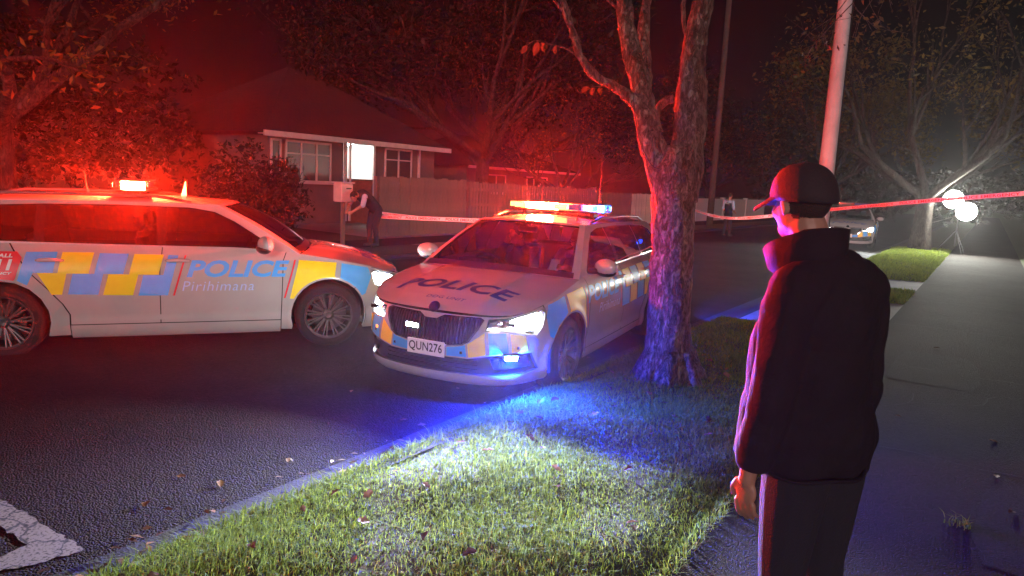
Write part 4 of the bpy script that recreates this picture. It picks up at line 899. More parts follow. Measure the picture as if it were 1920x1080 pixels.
# concrete lamp pole on the berm
mb=MB(); mb.tube([(0,0,-.1),(0,0,2.),(0,0,9.)],[.155,.142,.10],20); cp=empty('concrete_pole',W(14.3,-2.66,.1)); setp(cp,'pale concrete power pole rising behind the man in the cap','pole')
mb.build('shaft',[mat('pole_concrete',(.50,.48,.47),.85,var=(.40,.38,.37),vscale=4.,bump=.25,bscale=40)],cp,True)
mb=MB(); mb.tube([(.15,-.02,-.1),(.148,-.02,2.5),(.13,-.03,6)],.016,6); mb.build('cable',[M_('trim_black')],cp); mb=MB(); mb.box((0,0,8.6),(1.8,.1,.12),0); mb.build('crossarm',[RAILM],cp)
mb=MB(); mb.tube([(0,0,-.1),(0,0,3.),(0,0,12.5)],[.17,.15,.12],14); wp=empty('timber_pole',W(35.2,-11.8,.1)); setp(wp,'brown timber power pole standing before the white garden wall','pole'); mb.build('shaft',[mat('pole_timber',(.09,.06,.05),.9,var=(.06,.04,.035),vscale=5.,bump=.4)],wp,True); mb=MB(); mb.box((0,0,12.),(2.,.1,.12),0); mb.build('crossarm',[RAILM],wp)
# letterbox
lb=empty('letterbox',W(11.55,-12.75,.12)); lb.rotation_euler.z=SANG+math.pi*.5*0; setp(lb,'white letterbox on a post beside the bending officer','letterbox')
mb=MB(); mb.box((0,0,1.3),(.36,.30,.44),0,None,1,.02); mb.build('box',[WHITE],lb); mb=MB(); mb.box((0,0,1.535),(.42,.36,.03),0); mb.build('lid',[WHITE],lb); mb=MB(); mb.box((.04,-.153,1.40),(.16,.012,.03),0); mb.build('slot',[M_('trim_black')],lb); mb=MB(); mb.box((0,0,.54),(.08,.08,1.1),0); mb.build('post',[RAILM],lb)
# floodlight on its tripod down the path
def tripod(mb,h,sp,r=.014):
    for a in (.4,2.5,4.6): mb.tube([(0,0,h*.55),(math.cos(a)*sp,math.sin(a)*sp,.0)],[r,r],6)
    mb.tube([(0,0,.25),(0,0,h)],[r*1.2,r],8)
fl=empty('floodlight_stand',(15.45,24.6,.12)); setp(fl,'blinding white floodlight on a tripod beside the footpath','floodlight'); to=math.atan2(-24.6,-15.45)
mb=MB(); tripod(mb,1.45,.55); mb.build('tripod',[M_('dark_metal')],fl); mb=MB(); Rf=Matrix.Rotation(to,3,'Z')
for k in (-1,1):
    c=Rf@Vector((0,k*.22,1.66-k*.20)); RL=(Rf@Vector((1,0,0))).to_track_quat('Z','Y').to_matrix()
    mb=MB(); mb.lathe([(0,-.14),(.12,-.13),(.30,-.03),(.34,.05),(.332,.05),(.29,.0),(0,-.02)],24,'Z',c,0,RL); mb.build('lamp_head',[M_('dark_metal')],fl,True)
    mb=MB(); mb.lathe([(0,.035),(.19,.030),(.315,.012)],24,'Z',c,0,RL); mb.build('lamp_face',[emit('floodlight_on',(1,1,.88),520.*P_FLOOD)],fl,True)
us_=empty('unlit_stand',W(19.6,-7.4,.07)); setp(us_,'slim unlit stand with a flat top beyond the dog unit car','stand'); mb=MB(); tripod(mb,1.42,.3,.016); mb.build('tripod',[M_('alloy')],us_); mb=MB(); mb.lathe([(0,1.46),(.22,1.45),(.22,1.43),(0,1.42)],16); mb.build('top_plate',[M_('dark_metal')],us_)

# ------------------------------------------------------------------ cars
POSE_A=(-3.547,7.465,.375,.045); POSE_B=(.331,7.797,-2.021,.0)
carA,kA=place_car('side on police station wagon at the left with a flashing red roof light',POSE_A)
carB,kB=place_car('white dog unit police wagon facing the camera with headlights on',POSE_B)
carC,kC=place_car('distant police car with headlights on, facing the camera past the man',(*W(30.6,-4.55)[:2],SANG+math.pi+.10,.05))
RED=emit('red_strobe_a',(1,.02,.005),3600.*P_RED_A); REDX=emit('red_strobe_a_dim',(1,.02,.005),190.*P_RED_A); REDY=emit('red_strobe_b_rear',(1,.02,.005),260.*P_RED_B); REDB=emit('red_strobe_b',(1,.02,.005),2200.*P_RED_B); BLUD=emit('blue_module',(.03,.25,1),10.); BLUL=emit('blue_strobe',(.003,.028,1),900.*P_BLUE); PALE=emit('amber_module',(1,.5,.16),4.)
def light_bar(root, mods, ends=(), x0=-.42):
    """mods: list of (y0,y1,material) lamp strips"""
    z=float(roof(np.array(.5),np.array(.33))[2])+.045
    mb=MB(); mb.box((x0,0,z),(.27,1.14,.022),0,None,1,.008); bar=mb.build('light_bar',[M_('trim_black')],root)
    for y in (-.42,.42): mb=MB(); mb.box((x0,y,z-.03),(.14,.05,.05),0); mb.build('mount',[M_('dark_metal')],bar)
    mb=MB(); mb.box((x0,0,z+.092),(.24,1.10,.010),0,None,1,.003); mb.build('top_cover',[M_('trim_black')],bar)
    mb=MB(); mb.box((x0,0,z+.050),(.29,1.16,.076),0,None,1,.012); mb.build('cover',[GLC],bar)
    for y0,y1,m in mods:
        for xs in (.085,-.085): mb=MB(); mm=REDY if (m is REDB and xs<0) else m; mb.box((x0+xs,(y0+y1)/2,z+.048),(.012,y1-y0,.062),0); mb.build('lamp_module',[mm],bar)
    for y,m in ends: mb=MB(); mb.box((x0,y,z+.048),(.20,.012,.066),0); mb.build('lamp_module',[m],bar)
    return bar
OFFR=mat('unlit_red',(.4,.02,.02),.2); OFFB=mat('unlit_blue',(.05,.15,.5),.2)
light_bar(carA,[(-.46,-.20,REDX),(-.18,-.02,OFFR),(.02,.26,OFFB),(.28,.54,OFFB)],[(-.34,RED)])
light_bar(carB,[(-.54,-.40,PALE),(-.38,-.06,REDB),(-.04,.12,PALE),(.14,.30,OFFB),(.32,.40,emit('white_module',(.8,.9,1),3.)),(.42,.52,BLUD)],[(.50,emit('blue_end_strobe',(.01,.05,1),700.))])
light_bar(carC,[(-.54,-.02,OFFR),(.02,.54,OFFB)])
def antenna(root,x,y,h,r=.004,lean=-.02,m=None):
    a=.5+.5*y/.62; b=(.36-x)/2.38; z=float(roof(np.array(a),np.array(b))[2]); mb=MB(); mb.lathe([(0,.03),(.012,.028),(.02,0)],10,'Z',(x,y,z)); mb.tube([(x,y,z),(x+lean*.5,y,z+h*.5),(x+lean,y,z+h)],[r,r*.8,r*.5],6); mb.build('antenna',[m or M_('dark_metal')],root)
def fin(root,x,y,h=.17):
    z=float(roof(np.array(.5+.5*y/.62),np.array((.36-x)/2.38))[2]); mb=MB(); mb.add([(x+.02,y-.012,z),(x+.02,y+.012,z),(x-.035,y+.012,z),(x-.035,y-.012,z),(x+.018,y,z+h),(x+.008,y,z+h)],[(0,1,4),(1,2,5,4),(2,3,5),(3,0,4,5)]); mb.build('antenna_fin',[M_('film_white')],root)
fin(carA,.02,.02,.16); antenna(carA,-.90,.15,.20,.006)
antenna(carB,-.75,-.38,.42); antenna(carB,-1.15,.22,.78,.007); antenna(carB,.02,.39,.11,.006); antenna(carB,-.9,.42,.20,.006,-.03); antenna(carB,-.6,-.1,.12,.005)
# dog unit: plate, second line of lettering, badge, lamps
def plate(root,text,z0=.447):
    x=float(wrap(np.array(0.),np.array(z0))[0]); mb=MB(); mb.box((x+.014,0,z0),(.012,.365,.127),0,None,1,.004); p=mb.build('number_plate',[M_('plate_white')],root)
    if text:
        V,F=text_box(text,.325,.088,0,.012,1.02); mb=MB(); mb.add([(x+.0225,-.1625+a,z0-.044+b) for a,b in V],F); mb.build('plate_lettering',[M_('plate_black')],p)
    return p
plate(carB,'QUN276'); plate(carA,None); plate(carC,None)
obj('dog_unit_lettering', lettering('dog_unit_lettering','DOG UNIT',.385,.032,lambda a,b: hood_ab(-.155+a,2.139-b),hood_fn,M_('film_navy'),.25,.01,1.1,.004,.05), kB['bonnet'])
def badge(root):
    p=hood(np.array(.5),np.array(.035)); c=Vector((float(p[0])+.004,0,float(p[2])+.0)); R=Matrix.Rotation(math.radians(52),3,'Y'); mb=MB(); mb.lathe([(0,.012),(.036,.011),(.040,.008),(.044,.012),(.050,.010),(.051,0),(0,-.004)],28,'Z',c,0,R); b_=mb.build('badge',[M_('gloss_black')],root,True)
    mb=MB()
    for k in range(3): q=R@Vector((-.004+.012*(k-1)*.9,.004+.01*k-.012,.0125)); mb.box(c+q,(.028-.004*k,.007,.003),0,R@Matrix.Rotation(.5,3,'Z'))
    mb.box(c+R@Vector((0,-.012,.0125)),(.045,.006,.003),0,R@Matrix.Rotation(-.35,3,'Z')); mb.build('emblem',[M_('chrome')],b_)
for r_ in (carA,carB,carC): badge(r_)
def on_wrap(root,name,u,z,dims,m,off=.0):
    p=wrap(np.array(u),np.array(z),off); nx,ny=plan_n(np.array(u)); a=math.atan2(float(ny),float(nx)); mb=MB(); mb.box(p,dims,0,Matrix.Rotation(a,3,'Z'),1,min(dims)*.25); return mb.build(name,[m],root)
fb=on_wrap(carB,'blue_lamp_housing',.735,.425,(.05,.13,.05),M_('trim_black'),.004); on_wrap(fb,'blue_lamp',.735,.425,(.012,.10,.034),BLUL,.032)
on_wrap(fb,'added_lamp_hood',.735,.456,(.085,.14,.006),M_('trim_black'),.045)  # visor added to keep the blue light off the upper trunk
gl=on_wrap(carB,'grille_lamp_housing',-.19,.605,(.03,.16,.05),M_('trim_black'),-.042); on_wrap(gl,'grille_lamp',-.19,.605,(.01,.13,.035),emit('grille_lamp_on',(.95,1,1),60.),-.024)
for u in (.32,-.34,.80,-.62): on_wrap(carB,'parking_sensor',u,.44 if abs(u)<.5 else .50,(.006,.022,.022),M_('trim_black'),.003)
on_wrap(carB,'amber_marker',-.60,.53,(.006,.03,.025),emit('amber_marker_on',(1,.25,.02),3.),.004)
# blue lamp added in the rear side window to put a patch on the crossing
mb=MB(); mb.box((-1.55,.66,1.17),(.16,.02,.05),0,None,1,.006); wl=mb.build('added_window_lamp',[emit('added_window_lamp_on',(.01,.05,1),60.)],carB)
_pb=Vector((POSE_B[0],POSE_B[1],0)); _q=Matrix.Rotation(-POSE_B[2],3,'Z')@(Vector((3.75,10.9,.03))-_pb)
light('added_window_lamp_beam','SPOT',(-1.56,.80,1.17),2600,(.01,.06,1),carB,_q,34,.35,.03)
# side repeater details and the beams of the lit headlamps
HEADC=(.93,1,.98)
def beams(root,p,aimx=7.,size=52,blend=1.,up=-.62,rad=.009,near=1.,yaw=0.):
    for s in (1,-1):
        q=Vector(CARMESH['lamp%d'%s]); o=light('headlight_beam','SPOT',q,p*(1 if s>0 else near),HEADC,root,q+Vector((aimx,yaw,up)),size,blend,rad); o.scale=(3.4,1,1)
beams(carB,820.*P_HEAD,near=.22,yaw=1.6); beams(carA,700.*P_HEAD); beams(carC,250.*P_HEAD)
light('floodlight_beam','SPOT',Vector((15.45,24.6,1.68))+Vector((-.07,-.12,.0)),2600.*P_FLOOD,(1,1,.88),None,(.4,0,1.5),14,.8,.22)
light('floodlight_spill','POINT',(15.38,24.5,1.45),45.*P_FLOOD,(1,1,.9),None,None,None,.3,.15)
# ------------------------------------------------------------------ people: limbs and features fused by a voxel remesh into one continuous body
SKIN=mat('skin',(.36,.19,.13),.5,var=(.31,.16,.11),vscale=20.); HAIRM=mat('short_hair',(.02,.014,.010),.8,bump=.5,bscale=200); JACK=mat('black_jacket',(.013,.011,.014),.9,var=(.010,.008,.011),vscale=6.,bump=.3,bscale=30,spec=.2); JEAN=mat('dark_jeans',(.009,.010,.015),.95,bump=.3,bscale=150); SHOE=mat('shoe',(.02,.02,.02),.6); NAVY=mat('navy_uniform',(.014,.016,.032),.85,bump=.3,bscale=40); SHIRT=mat('pale_blue_shirt',(.38,.48,.62),.85,bump=.2,bscale=60); VEST=mat('stab_vest',(.018,.018,.028),.8,bump=.3,bscale=50); CAPM=mat('black_cap',(.022,.017,.019),.82,var=(.016,.012,.014),vscale=9.,bump=.3,bscale=160)
class Body:
    def __init__(s): s.mb=MB(); s.prim=[]; s.mats=[]
    def _m(s,m):
        if m not in s.mats: s.mats.append(m)
        return s.mats.index(m)
    def cap(s,p0,r0,p1,r1,m):
        p0,p1=Vector(p0),Vector(p1); d=p1-p0; n=6; P=[];R=[]
        ax=d.normalized() if d.length>1e-6 else Vector((0,0,1))
        for i in range(n): a=math.pi/2*(1-i/n); P.append(p0-ax*r0*math.sin(a)); R.append(max(.002,r0*math.cos(a)))
        for i in range(5): P.append(p0+d*i/4); R.append(r0+(r1-r0)*i/4)
        for i in range(1,n+1): a=math.pi/2*i/n; P.append(p1+ax*r1*math.sin(a)); R.append(max(.002,r1*math.cos(a)))
        s.mb.tube(P,R,14); s.prim.append(('c',p0,p1,r0,r1,s._m(m)))
    def chain(s,pts,m):
        for (a,ra),(b,rb) in zip(pts[:-1],pts[1:]): s.cap(a,ra,b,rb,m)
    def ell(s,c,r,m,R=None,paint=True):
        s.mb.ball(c,r,0,16,R); s.prim.append(('e',Vector(c),Vector(r),(R or Matrix.Identity(3)).transposed(),0,s._m(m) if paint else -1))
    def build(s,name,parent=None,voxel=.012,smooth=4,relief=None,paint=None,**k):
        me=s.mb.me(name,[s.mats[0]]); o=bpy.data.objects.new(name,me); COL.objects.link(o)
        md=o.modifiers.new('r','REMESH'); md.mode='VOXEL'; md.voxel_size=voxel
        if smooth: sm=o.modifiers.new('s','SMOOTH'); sm.iterations=smooth; sm.factor=.5
        dg=bpy.context.evaluated_depsgraph_get(); dg.update(); m2=bpy.data.meshes.new_from_object(o.evaluated_get(dg)); bpy.data.objects.remove(o)
        m2.name=name; m2.materials.clear()
        for x in s.mats: m2.materials.append(x)
        nf=len(m2.polygons); C=np.zeros(nf*3); m2.polygons.foreach_get('center',C); C=C.reshape(-1,3); D=[];I=[]
        for t,*a in s.prim:
            if a[-1]<0: continue
            if t=='c':
                p0,p1,r0,r1,mi=a; p0=np.array(p0);d=np.array(p1)-p0; h=np.clip(((C-p0)@d)/max(1e-9,d@d),0,1); D.append(np.linalg.norm(C-p0-h[:,None]*d,axis=1)-(r0+(r1-r0)*h))
            else:
                c,r,R,_,mi=a; q=(C-np.array(c))@np.array(R).T/np.array(r); D.append((np.linalg.norm(q,axis=1)-1)*min(r))
            I.append(mi)
        idx=np.array(I)[np.argmin(np.array(D),0)]
        if paint: idx=paint(C,idx,s)
        m2.polygons.foreach_set('material_index',idx.astype(np.int32)); m2.polygons.foreach_set('use_smooth',np.ones(nf,bool))
        if relief: relief(m2)
        m2.update(); return obj(name,m2,parent,**k)
def head(b, c, yaw, pitch=0., hair=True, sc=1., skin=None, roll=0., beard=False):
    """head centre c, looking along local +x turned by yaw"""
    sk=skin or SKIN; R=Matrix.Rotation(yaw,3,'Z')@Matrix.Rotation(pitch,3,'Y')@Matrix.Rotation(roll,3,'X'); c=Vector(c); f=lambda x,y,z: c+R@(Vector((x,y,z))*sc)
    e=lambda p,r,m,pt=True: b.ell(f(*p),[q*sc for q in r],m,R,pt)
    e((-.012,0,.03),(.098,.077,.092),HAIRM if hair else sk); e((.03,0,-.01),(.068,.064,.10),sk); e((.055,0,-.075),(.038,.042,.035),sk); e((.02,0,-.05),(.06,.058,.05),sk)
    e((.098,0,-.012),(.020,.013,.022),sk); e((.088,0,.012),(.014,.010,.03),sk); e((.078,0,.042),(.022,.052,.014),sk)
    for y in (-1,1): e((.066,y*.034,-.02),(.03,.026,.026),sk); e((-.004,y*.074,-.008),(.017,.009,.030),sk); e((-.004,y*.079,.006),(.015,.008,.015),sk); 
    e((.088,0,-.052),(.016,.024,.009),sk)
    return f
def hand(b, wrist, d, palm_n, thumb_side, m=None, sc=1., curl=.5):
    """d: finger direction, palm_n: palm normal, five separate fingers"""
    m=m or SKIN; d=Vector(d).normalized(); n=Vector(palm_n); n=(n-d*n.dot(d)).normalized(); s=d.cross(n).normalized()*thumb_side; w_=Vector(wrist); k=sc
    b.ell(w_+d*.048*k,(.050*k,.040*k,.015*k),m,Matrix((d,s,d.cross(s))).transposed())
    for i,(o,l) in enumerate(((.030,.072),(.010,.080),(-.011,.074),(-.031,.058))):
        p=w_+d*.085*k+s*o*k; c1=curl*(1+.1*i); q=p+(d*math.cos(c1*.5)+n*math.sin(c1*.5))*l*.45*k; r=q+(d*math.cos(c1*1.3)+n*math.sin(c1*1.3))*l*.32*k; t=r+(d*math.cos(c1*2)+n*math.sin(c1*2))*l*.26*k
        b.chain([(p,.0098*k),(q,.0090*k),(r,.0084*k),(t,.0074*k)],m)
    p=w_+d*.022*k+s*.034*k; q=p+(d*.75+s*.55+n*.25).normalized()*.040*k; t=q+(d*.95+s*.1+n*.4).normalized()*.032*k; b.chain([(p,.013*k),(q,.011*k),(t,.009*k)],m)
def clothfolds(amp,sc,seed):
    from mathutils import noise
    def f(me):
        for v in me.vertices:
            c=v.co; n=noise.noise(Vector((c.x*sc+seed,c.y*sc,c.z*sc*.55)))+.6*noise.noise(Vector((c.x*sc*2.3+c.z*3.,c.y*sc*2.3,c.z*sc*.9+seed))); v.co=c+v.normal*n*amp
    return f
# --- the man in the cap (feet on the path; local x = where his chest points)
man=empty('person',(1.015,2.25,.112)); setp(man,'man in a dark jacket and peaked cap seen from behind on the footpath','person'); BY=math.radians(116); HY=math.radians(109)
RB=Matrix.Rotation(BY,3,'Z'); g_=lambda x,y,z: RB@Vector((x,y,z))
b=Body(); HC=g_(.085,.045,1.69)
head(b,HC,HY,.10); b.chain([(g_(-.01,0,1.44),.066),(g_(.06,.04,1.62),.060)],SKIN)
for s in (1,-1):
    b.chain([(g_(-.02,s*.082-.03,.92),.115),(g_(-.01,s*.085-.03,.72),.104),(g_(-.005,s*.09-.03,.48),.080),(g_(-.03,s*.10-.03,.28),.066),(g_(-.05,s*.105-.03,.09),.058)],JEAN); b.chain([(g_(-.07,s*.105-.03,.045),.048),(g_(.04,s*.11-.03,.042),.046),(g_(.14,s*.12-.03,.035),.036)],SHOE)
b.ell(g_(0,0,.96),(.13,.17,.14),JEAN,RB); b.ell(g_(0,0,1.2),(.11,.165,.30),JACK,RB)
hl=g_(.03,.225,.80); hand(b,hl,(0,0,-1),g_(.2,-1,0),1 if False else -1,curl=.42); hr=g_(.03,-.225,.80); hand(b,hr,(0,0,-1),g_(.2,1,0),1,curl=.42)
b.chain([(g_(.02,.22,.95),.034),(g_(.03,.225,.79),.027)],SKIN); b.chain([(g_(.02,-.22,.95),.034),(g_(.03,-.225,.79),.027)],SKIN)
def manpaint(C,idx,s):
    # close-cropped back and sides: skin below the cap's rim at the ear and nape
    k=s.mats.index(HAIRM); sk=s.mats.index(SKIN); q=(C-np.array(HC))@np.array(Matrix.Rotation(HY,3,'Z')@Matrix.Rotation(.10,3,'Y')); low=(idx==k)&(q[:,0]>-.012); idx=idx.copy(); idx[low]=sk; return idx
b.build('body',man,.006,2,None,manpaint)
j=Body()
j.ell(g_(-.02,0,1.32),(.14,.19,.17),JACK,RB); j.ell(g_(-.015,0,1.12),(.15,.19,.32),JACK,RB); j.ell(g_(-.02,-.03,.95),(.16,.195,.22),JACK,RB)
for s in (1,-1):
    j.chain([(g_(-.01,s*.085-.02,.95),.13),(g_(-.01,s*.085-.02,.84),.126)],JACK)
    j.chain([(g_(-.02,s*.12,1.415),.088),(g_(-.015,s*.168,1.36),.085),(g_(-.015,s*.188,1.22),.078),(g_(-.015,s*.200,1.08),.074),(g_(.0,s*.210,.95),.068),(g_(.015,s*.215,.87),.062)],JACK); j.chain([(g_(-.03,s*.03,1.48),.085),(g_(-.02,s*.13,1.42),.095)],JACK)
j.chain([(g_(.09,.07,1.25),.10),(g_(.10,.09,.86),.10)],JACK); j.chain([(g_(.09,-.07,1.25),.10),(g_(.10,-.09,.86),.10)],JACK)
j.chain([(g_(-.03,.0,1.40),.11),(g_(.01,.03,1.50),.085)],JACK)
def jfolds(me):
    from mathutils import noise
    for v in me.vertices:
        c=v.co; q=RB.transposed()@c; n=noise.noise(Vector((c.x*5+2,c.y*5,c.z*3)))*.012
        n+=noise.noise(Vector((q.y*5.,q.x*4.,c.z*15.+2.*math.sin(q.y*9.))))*.009*(1.2 if c.z<1.12 else .6)
        n+=abs(noise.noise(Vector((q.y*11.+c.z*6.,q.x*9.,c.z*4.))))*-.010+.003
        v.co=c+v.normal*n
        if c.z<.84: v.co.z+= (.84-c.z)*.55
j.build('jacket',man,.009,10,jfolds)
mb=MB(); mb.tube([g_(-.165*math.cos(a)*1.02,.20*math.sin(a),.835+.006*math.sin(a*5)) for a in np.linspace(-1.5,1.5,22)],.007,6); mb.build('hem',[JACK],man,True)
# stand-up collar: open ring leaning out, points at the front
V=[];F=[]; n=28
for i in range(n+1):
    a=math.radians(28)+(2*math.pi-math.radians(56))*i/n; fr=abs(i/n-.5)*2; ca,sa=math.cos(a),math.sin(a); flare=.006+.05*fr**3; hgt=.085-.02*fr**2
    for (r,z) in ((.096,1.48),(.104+flare*.5,1.53),(.100+flare,1.50+hgt+.03),(.090+flare,1.502+hgt+.03),(.090,1.49)): V.append(g_(.03+r*ca*1.0,.045+r*sa*1.0,z+.012-.07*fr**2*(1 if r>.1 else .6)))
for i in range(n):
    for k in range(4): F.append((i*5+k,i*5+k+1,i*5+k+6,i*5+k+5))
me=mesh('collar',V,F,JACK,None,True); obj('collar',me,man)
# cap: panelled crown, sweatband rim, curved peak, button
RH=Matrix.Rotation(HY,3,'Z')@Matrix.Rotation(.10,3,'Y'); h_=lambda x,y,z: HC+RH@Vector((x,y,z))
V=[];F=[]; n=36; rows=12
for i in range(rows+1):
    ph=math.pi/2*i/rows
    for k in range(n):
        th=2*math.pi*k/n; seam=1-.012*math.exp(-((math.fmod(th+math.pi/6,math.pi/3)-math.pi/6)/.05)**2); r=math.cos(ph)**.72*seam; V.append(h_(-.008+.117*r*math.cos(th)+(.008 if math.cos(th)>0 else 0)*r*math.cos(th),.094*r*math.sin(th),.018+.118*math.sin(ph)**.95+.012*math.cos(th)*math.cos(ph)))
for i in range(rows):
    for k in range(n): F.append((i*n+k,i*n+(k+1)%n,(i+1)*n+(k+1)%n,(i+1)*n+k))
cp_=len(V)
for k in range(n):
    th=2*math.pi*k/n; V.append(h_(-.008+.108*math.cos(th),.086*math.sin(th),.010+.012*math.cos(th)))
for k in range(n): F.append((cp_+k,cp_+(k+1)%n,(k+1)%n,k))
capo=obj('cap',mesh('cap',V,F,CAPM,None,True),man)
V=[];F=[]; n=18
for lay in (0,-.006):
    for i in range(n+1):
        th=math.radians(-78+156*i/n)
        for q in (0,.5,1.): x=-.008+.113*math.cos(th)*(1-q)+q*(.205*math.cos(th*.62)**.6-.02); y=.092*math.sin(th)*(1-q)+q*.086*math.sin(th)*1.0; V.append(h_(x,y,.032-.016*q-.030*(y/.09)**2*q+lay))
for i in range(n):
    for q in range(2): a=i*3+q; F.append((a,a+1,a+4,a+3)); a2=a+(n+1)*3; F.append((a2+3,a2+4,a2+1,a2))
m_=(n+1)*3
for i in range(n): a=i*3+2; F.append((a,a+m_,a+m_+3,a+3))
obj('peak',mesh('peak',V,F,CAPM,None,True),capo); mb=MB(); mb.ball(h_(-.008,0,.138),(.010,.010,.006),0,10); mb.build('button',[CAPM],capo,True)
# --- officer bending over the tape
of=empty('person',W(12.15,-12.5,.125),SANG+math.pi*.98); setp(of,'officer in dark vest bending to tie the tape beside the shrub','person','police officers'); b=Body()
for s in (1,-1):
    b.chain([(( -.22,s*.10,.90),.105),((-.12,s*.11,.50),.078),((-.16,s*.12,.10),.055)],NAVY); b.chain([((-.18,s*.12,.05),.05),((-.0,s*.13,.04),.042)],SHOE)
    b.chain([((.30,s*.20,1.22),.070),((.40,s*.25,1.02),.060)],SHIRT); b.chain([((.40,s*.25,1.02),.045),((.58,s*.10,.86),.034)],SKIN); hand(b,(.58,s*.10,.86),(.8,-s*.3,-.25),(0,-s,-.3),s,curl=.8)
b.ell((-.22,0,.93),(.13,.17,.13),NAVY); b.chain([((-.16,0,.98),.15),((.0,0,1.12),.155),((.22,0,1.24),.16)],VEST); b.ell((.12,0,1.2),(.20,.19,.14),VEST,Matrix.Rotation(-.6,3,'Y')); b.chain([((.28,0,1.26),.07),((.40,0,1.24),.06)],SKIN); head(b,(.46,0,1.22),0,.75)
b.build('body',of,.013,3)
mb=MB(); mb.box((.31,.272,1.16),(.06,.006,.06),0,Matrix.Rotation(.4,3,'Y')); mb.build('shoulder_patch',[M_('plate_black')],of)
# --- officer standing far off, back turned
def standing(label,loc,rz,vest=True,arms=.0):
    o=empty('person',loc,rz); setp(o,label,'person','police officers'); b=Body()
    for s in (1,-1):
        b.chain([((0,s*.09,.92),.10),((.01,s*.12,.50),.072),((-.02,s*.14,.10),.052)],NAVY); b.chain([((-.04,s*.14,.05),.05),((.14,s*.16,.04),.04)],SHOE); b.chain([((-.01,s*.20,1.42),.068),((-.03,s*.27,1.14),.055)],SHIRT); b.chain([((-.03,s*.27,1.14),.042),((.10+arms,s*.22,1.0),.034)],SKIN); hand(b,(.10+arms,s*.22,1.0),(1,-s*.3,-.1),(0,0,-1),s,curl=.7)
    b.ell((0,0,.96),(.13,.17,.13),NAVY); b.ell((0,0,1.22),(.14,.19,.28),VEST); b.ell((0,0,1.40),(.11,.19,.09),SHIRT); b.chain([((-.01,0,1.46),.06),((.01,0,1.58),.056)],SKIN); head(b,(.03,0,1.67),0,.15); b.build('body',o,.016,3)
    V,F=text_box('POLICE',.22,.05,0,.02); mb=MB(); mb.add([(-.150,.11-a,1.33+q) for a,q in V],F); mb.build('back_lettering',[M_('film_white')],o); return o
standing('distant officer in a police vest standing on the road before the white wall',W(29.1,-9.0,.06),SANG-.35)
standing('dim officer standing at the far right beyond the floodlight',(17.0,22.6,.12),SANG+2.6)
# --- the two officers in the dog unit
def seated(label,y,look,pitch,hair,writing):
    p=empty('person',(0,0,0)); setp(p,label,'person','officers sitting in the dog unit car'); p.location=Vector((POSE_B[0],POSE_B[1],0)); p.rotation_euler.z=POSE_B[2]; b=Body()
    for s in (1,-1): b.chain([((-.12,y+s*.10,.62),.095),((.30,y+s*.11,.66),.075),((.55,y+s*.11,.40),.055)],NAVY); b.chain([((.56,y+s*.11,.34),.045),((.68,y+s*.11,.33),.04)],SHOE)
    b.chain([((-.14,y,.66),.15),((-.16,y,.88),.15),((-.19,y,1.02),.13)],VEST); b.ell((-.17,y,.90),(.14,.19,.20),VEST); b.ell((-.18,y,1.06),(.10,.20,.07),SHIRT)
    for s in (1,-1):
        el=(.02,y+s*.27,.84); wr=(.26,y+s*.10,.93) if writing else (.40,y+s*.13,.93)
        b.chain([((-.17,y+s*.20,1.07),.066),(el,.055)],SHIRT); b.chain([(el,.045),(wr,.034)],SKIN); hand(b,wr,(.6,-s*.3,.35),(0,-s,0),s,curl=.9)
    b.chain([((-.17,y,1.08),.058),((-.13,y,1.18),.055)],SKIN); hc=Vector((-.10,y,1.25)); f=head(b,hc,look,pitch,hair); b.build('body',p,.0095,3)
    return p,f
p1,f1=seated('officer in the driver seat looking off to the side',-.37,math.radians(-38),.02,True,False)
p2,f2=seated('bald officer with glasses reading notes in the passenger seat',.37,math.radians(-10),.42,False,True)
mb=MB()
for s in (1,-1): mb.tube([f2(.098+.002*math.cos(t),s*.034+.020*math.cos(t),.020+.014*math.sin(t)) for t in np.linspace(0,2*math.pi,14)],.0022,5,0,False); mb.tube([f2(.096,s*.054,.022),f2(.0,s*.080,.02)],.002,5)
mb.tube([f2(.1,-.014,.022),f2(.1,.014,.022)],.0022,5); mb.build('glasses',[M_('trim_black')],p2)
nb=empty('notebook',(POSE_B[0],POSE_B[1],0),POSE_B[2]); setp(nb,'small notebook held by the bald officer behind the windscreen','notebook'); mb=MB(); mb.box((.33,.28,.985),(.012,.10,.14),0,Matrix.Rotation(-.5,3,'Y')); mb.build('pad',[M_('film_white')],nb); mb=MB(); mb.box((.322,.28,.982),(.006,.105,.146),0,Matrix.Rotation(-.5,3,'Y')); mb.build('cover',[M_('trim_black')],nb)
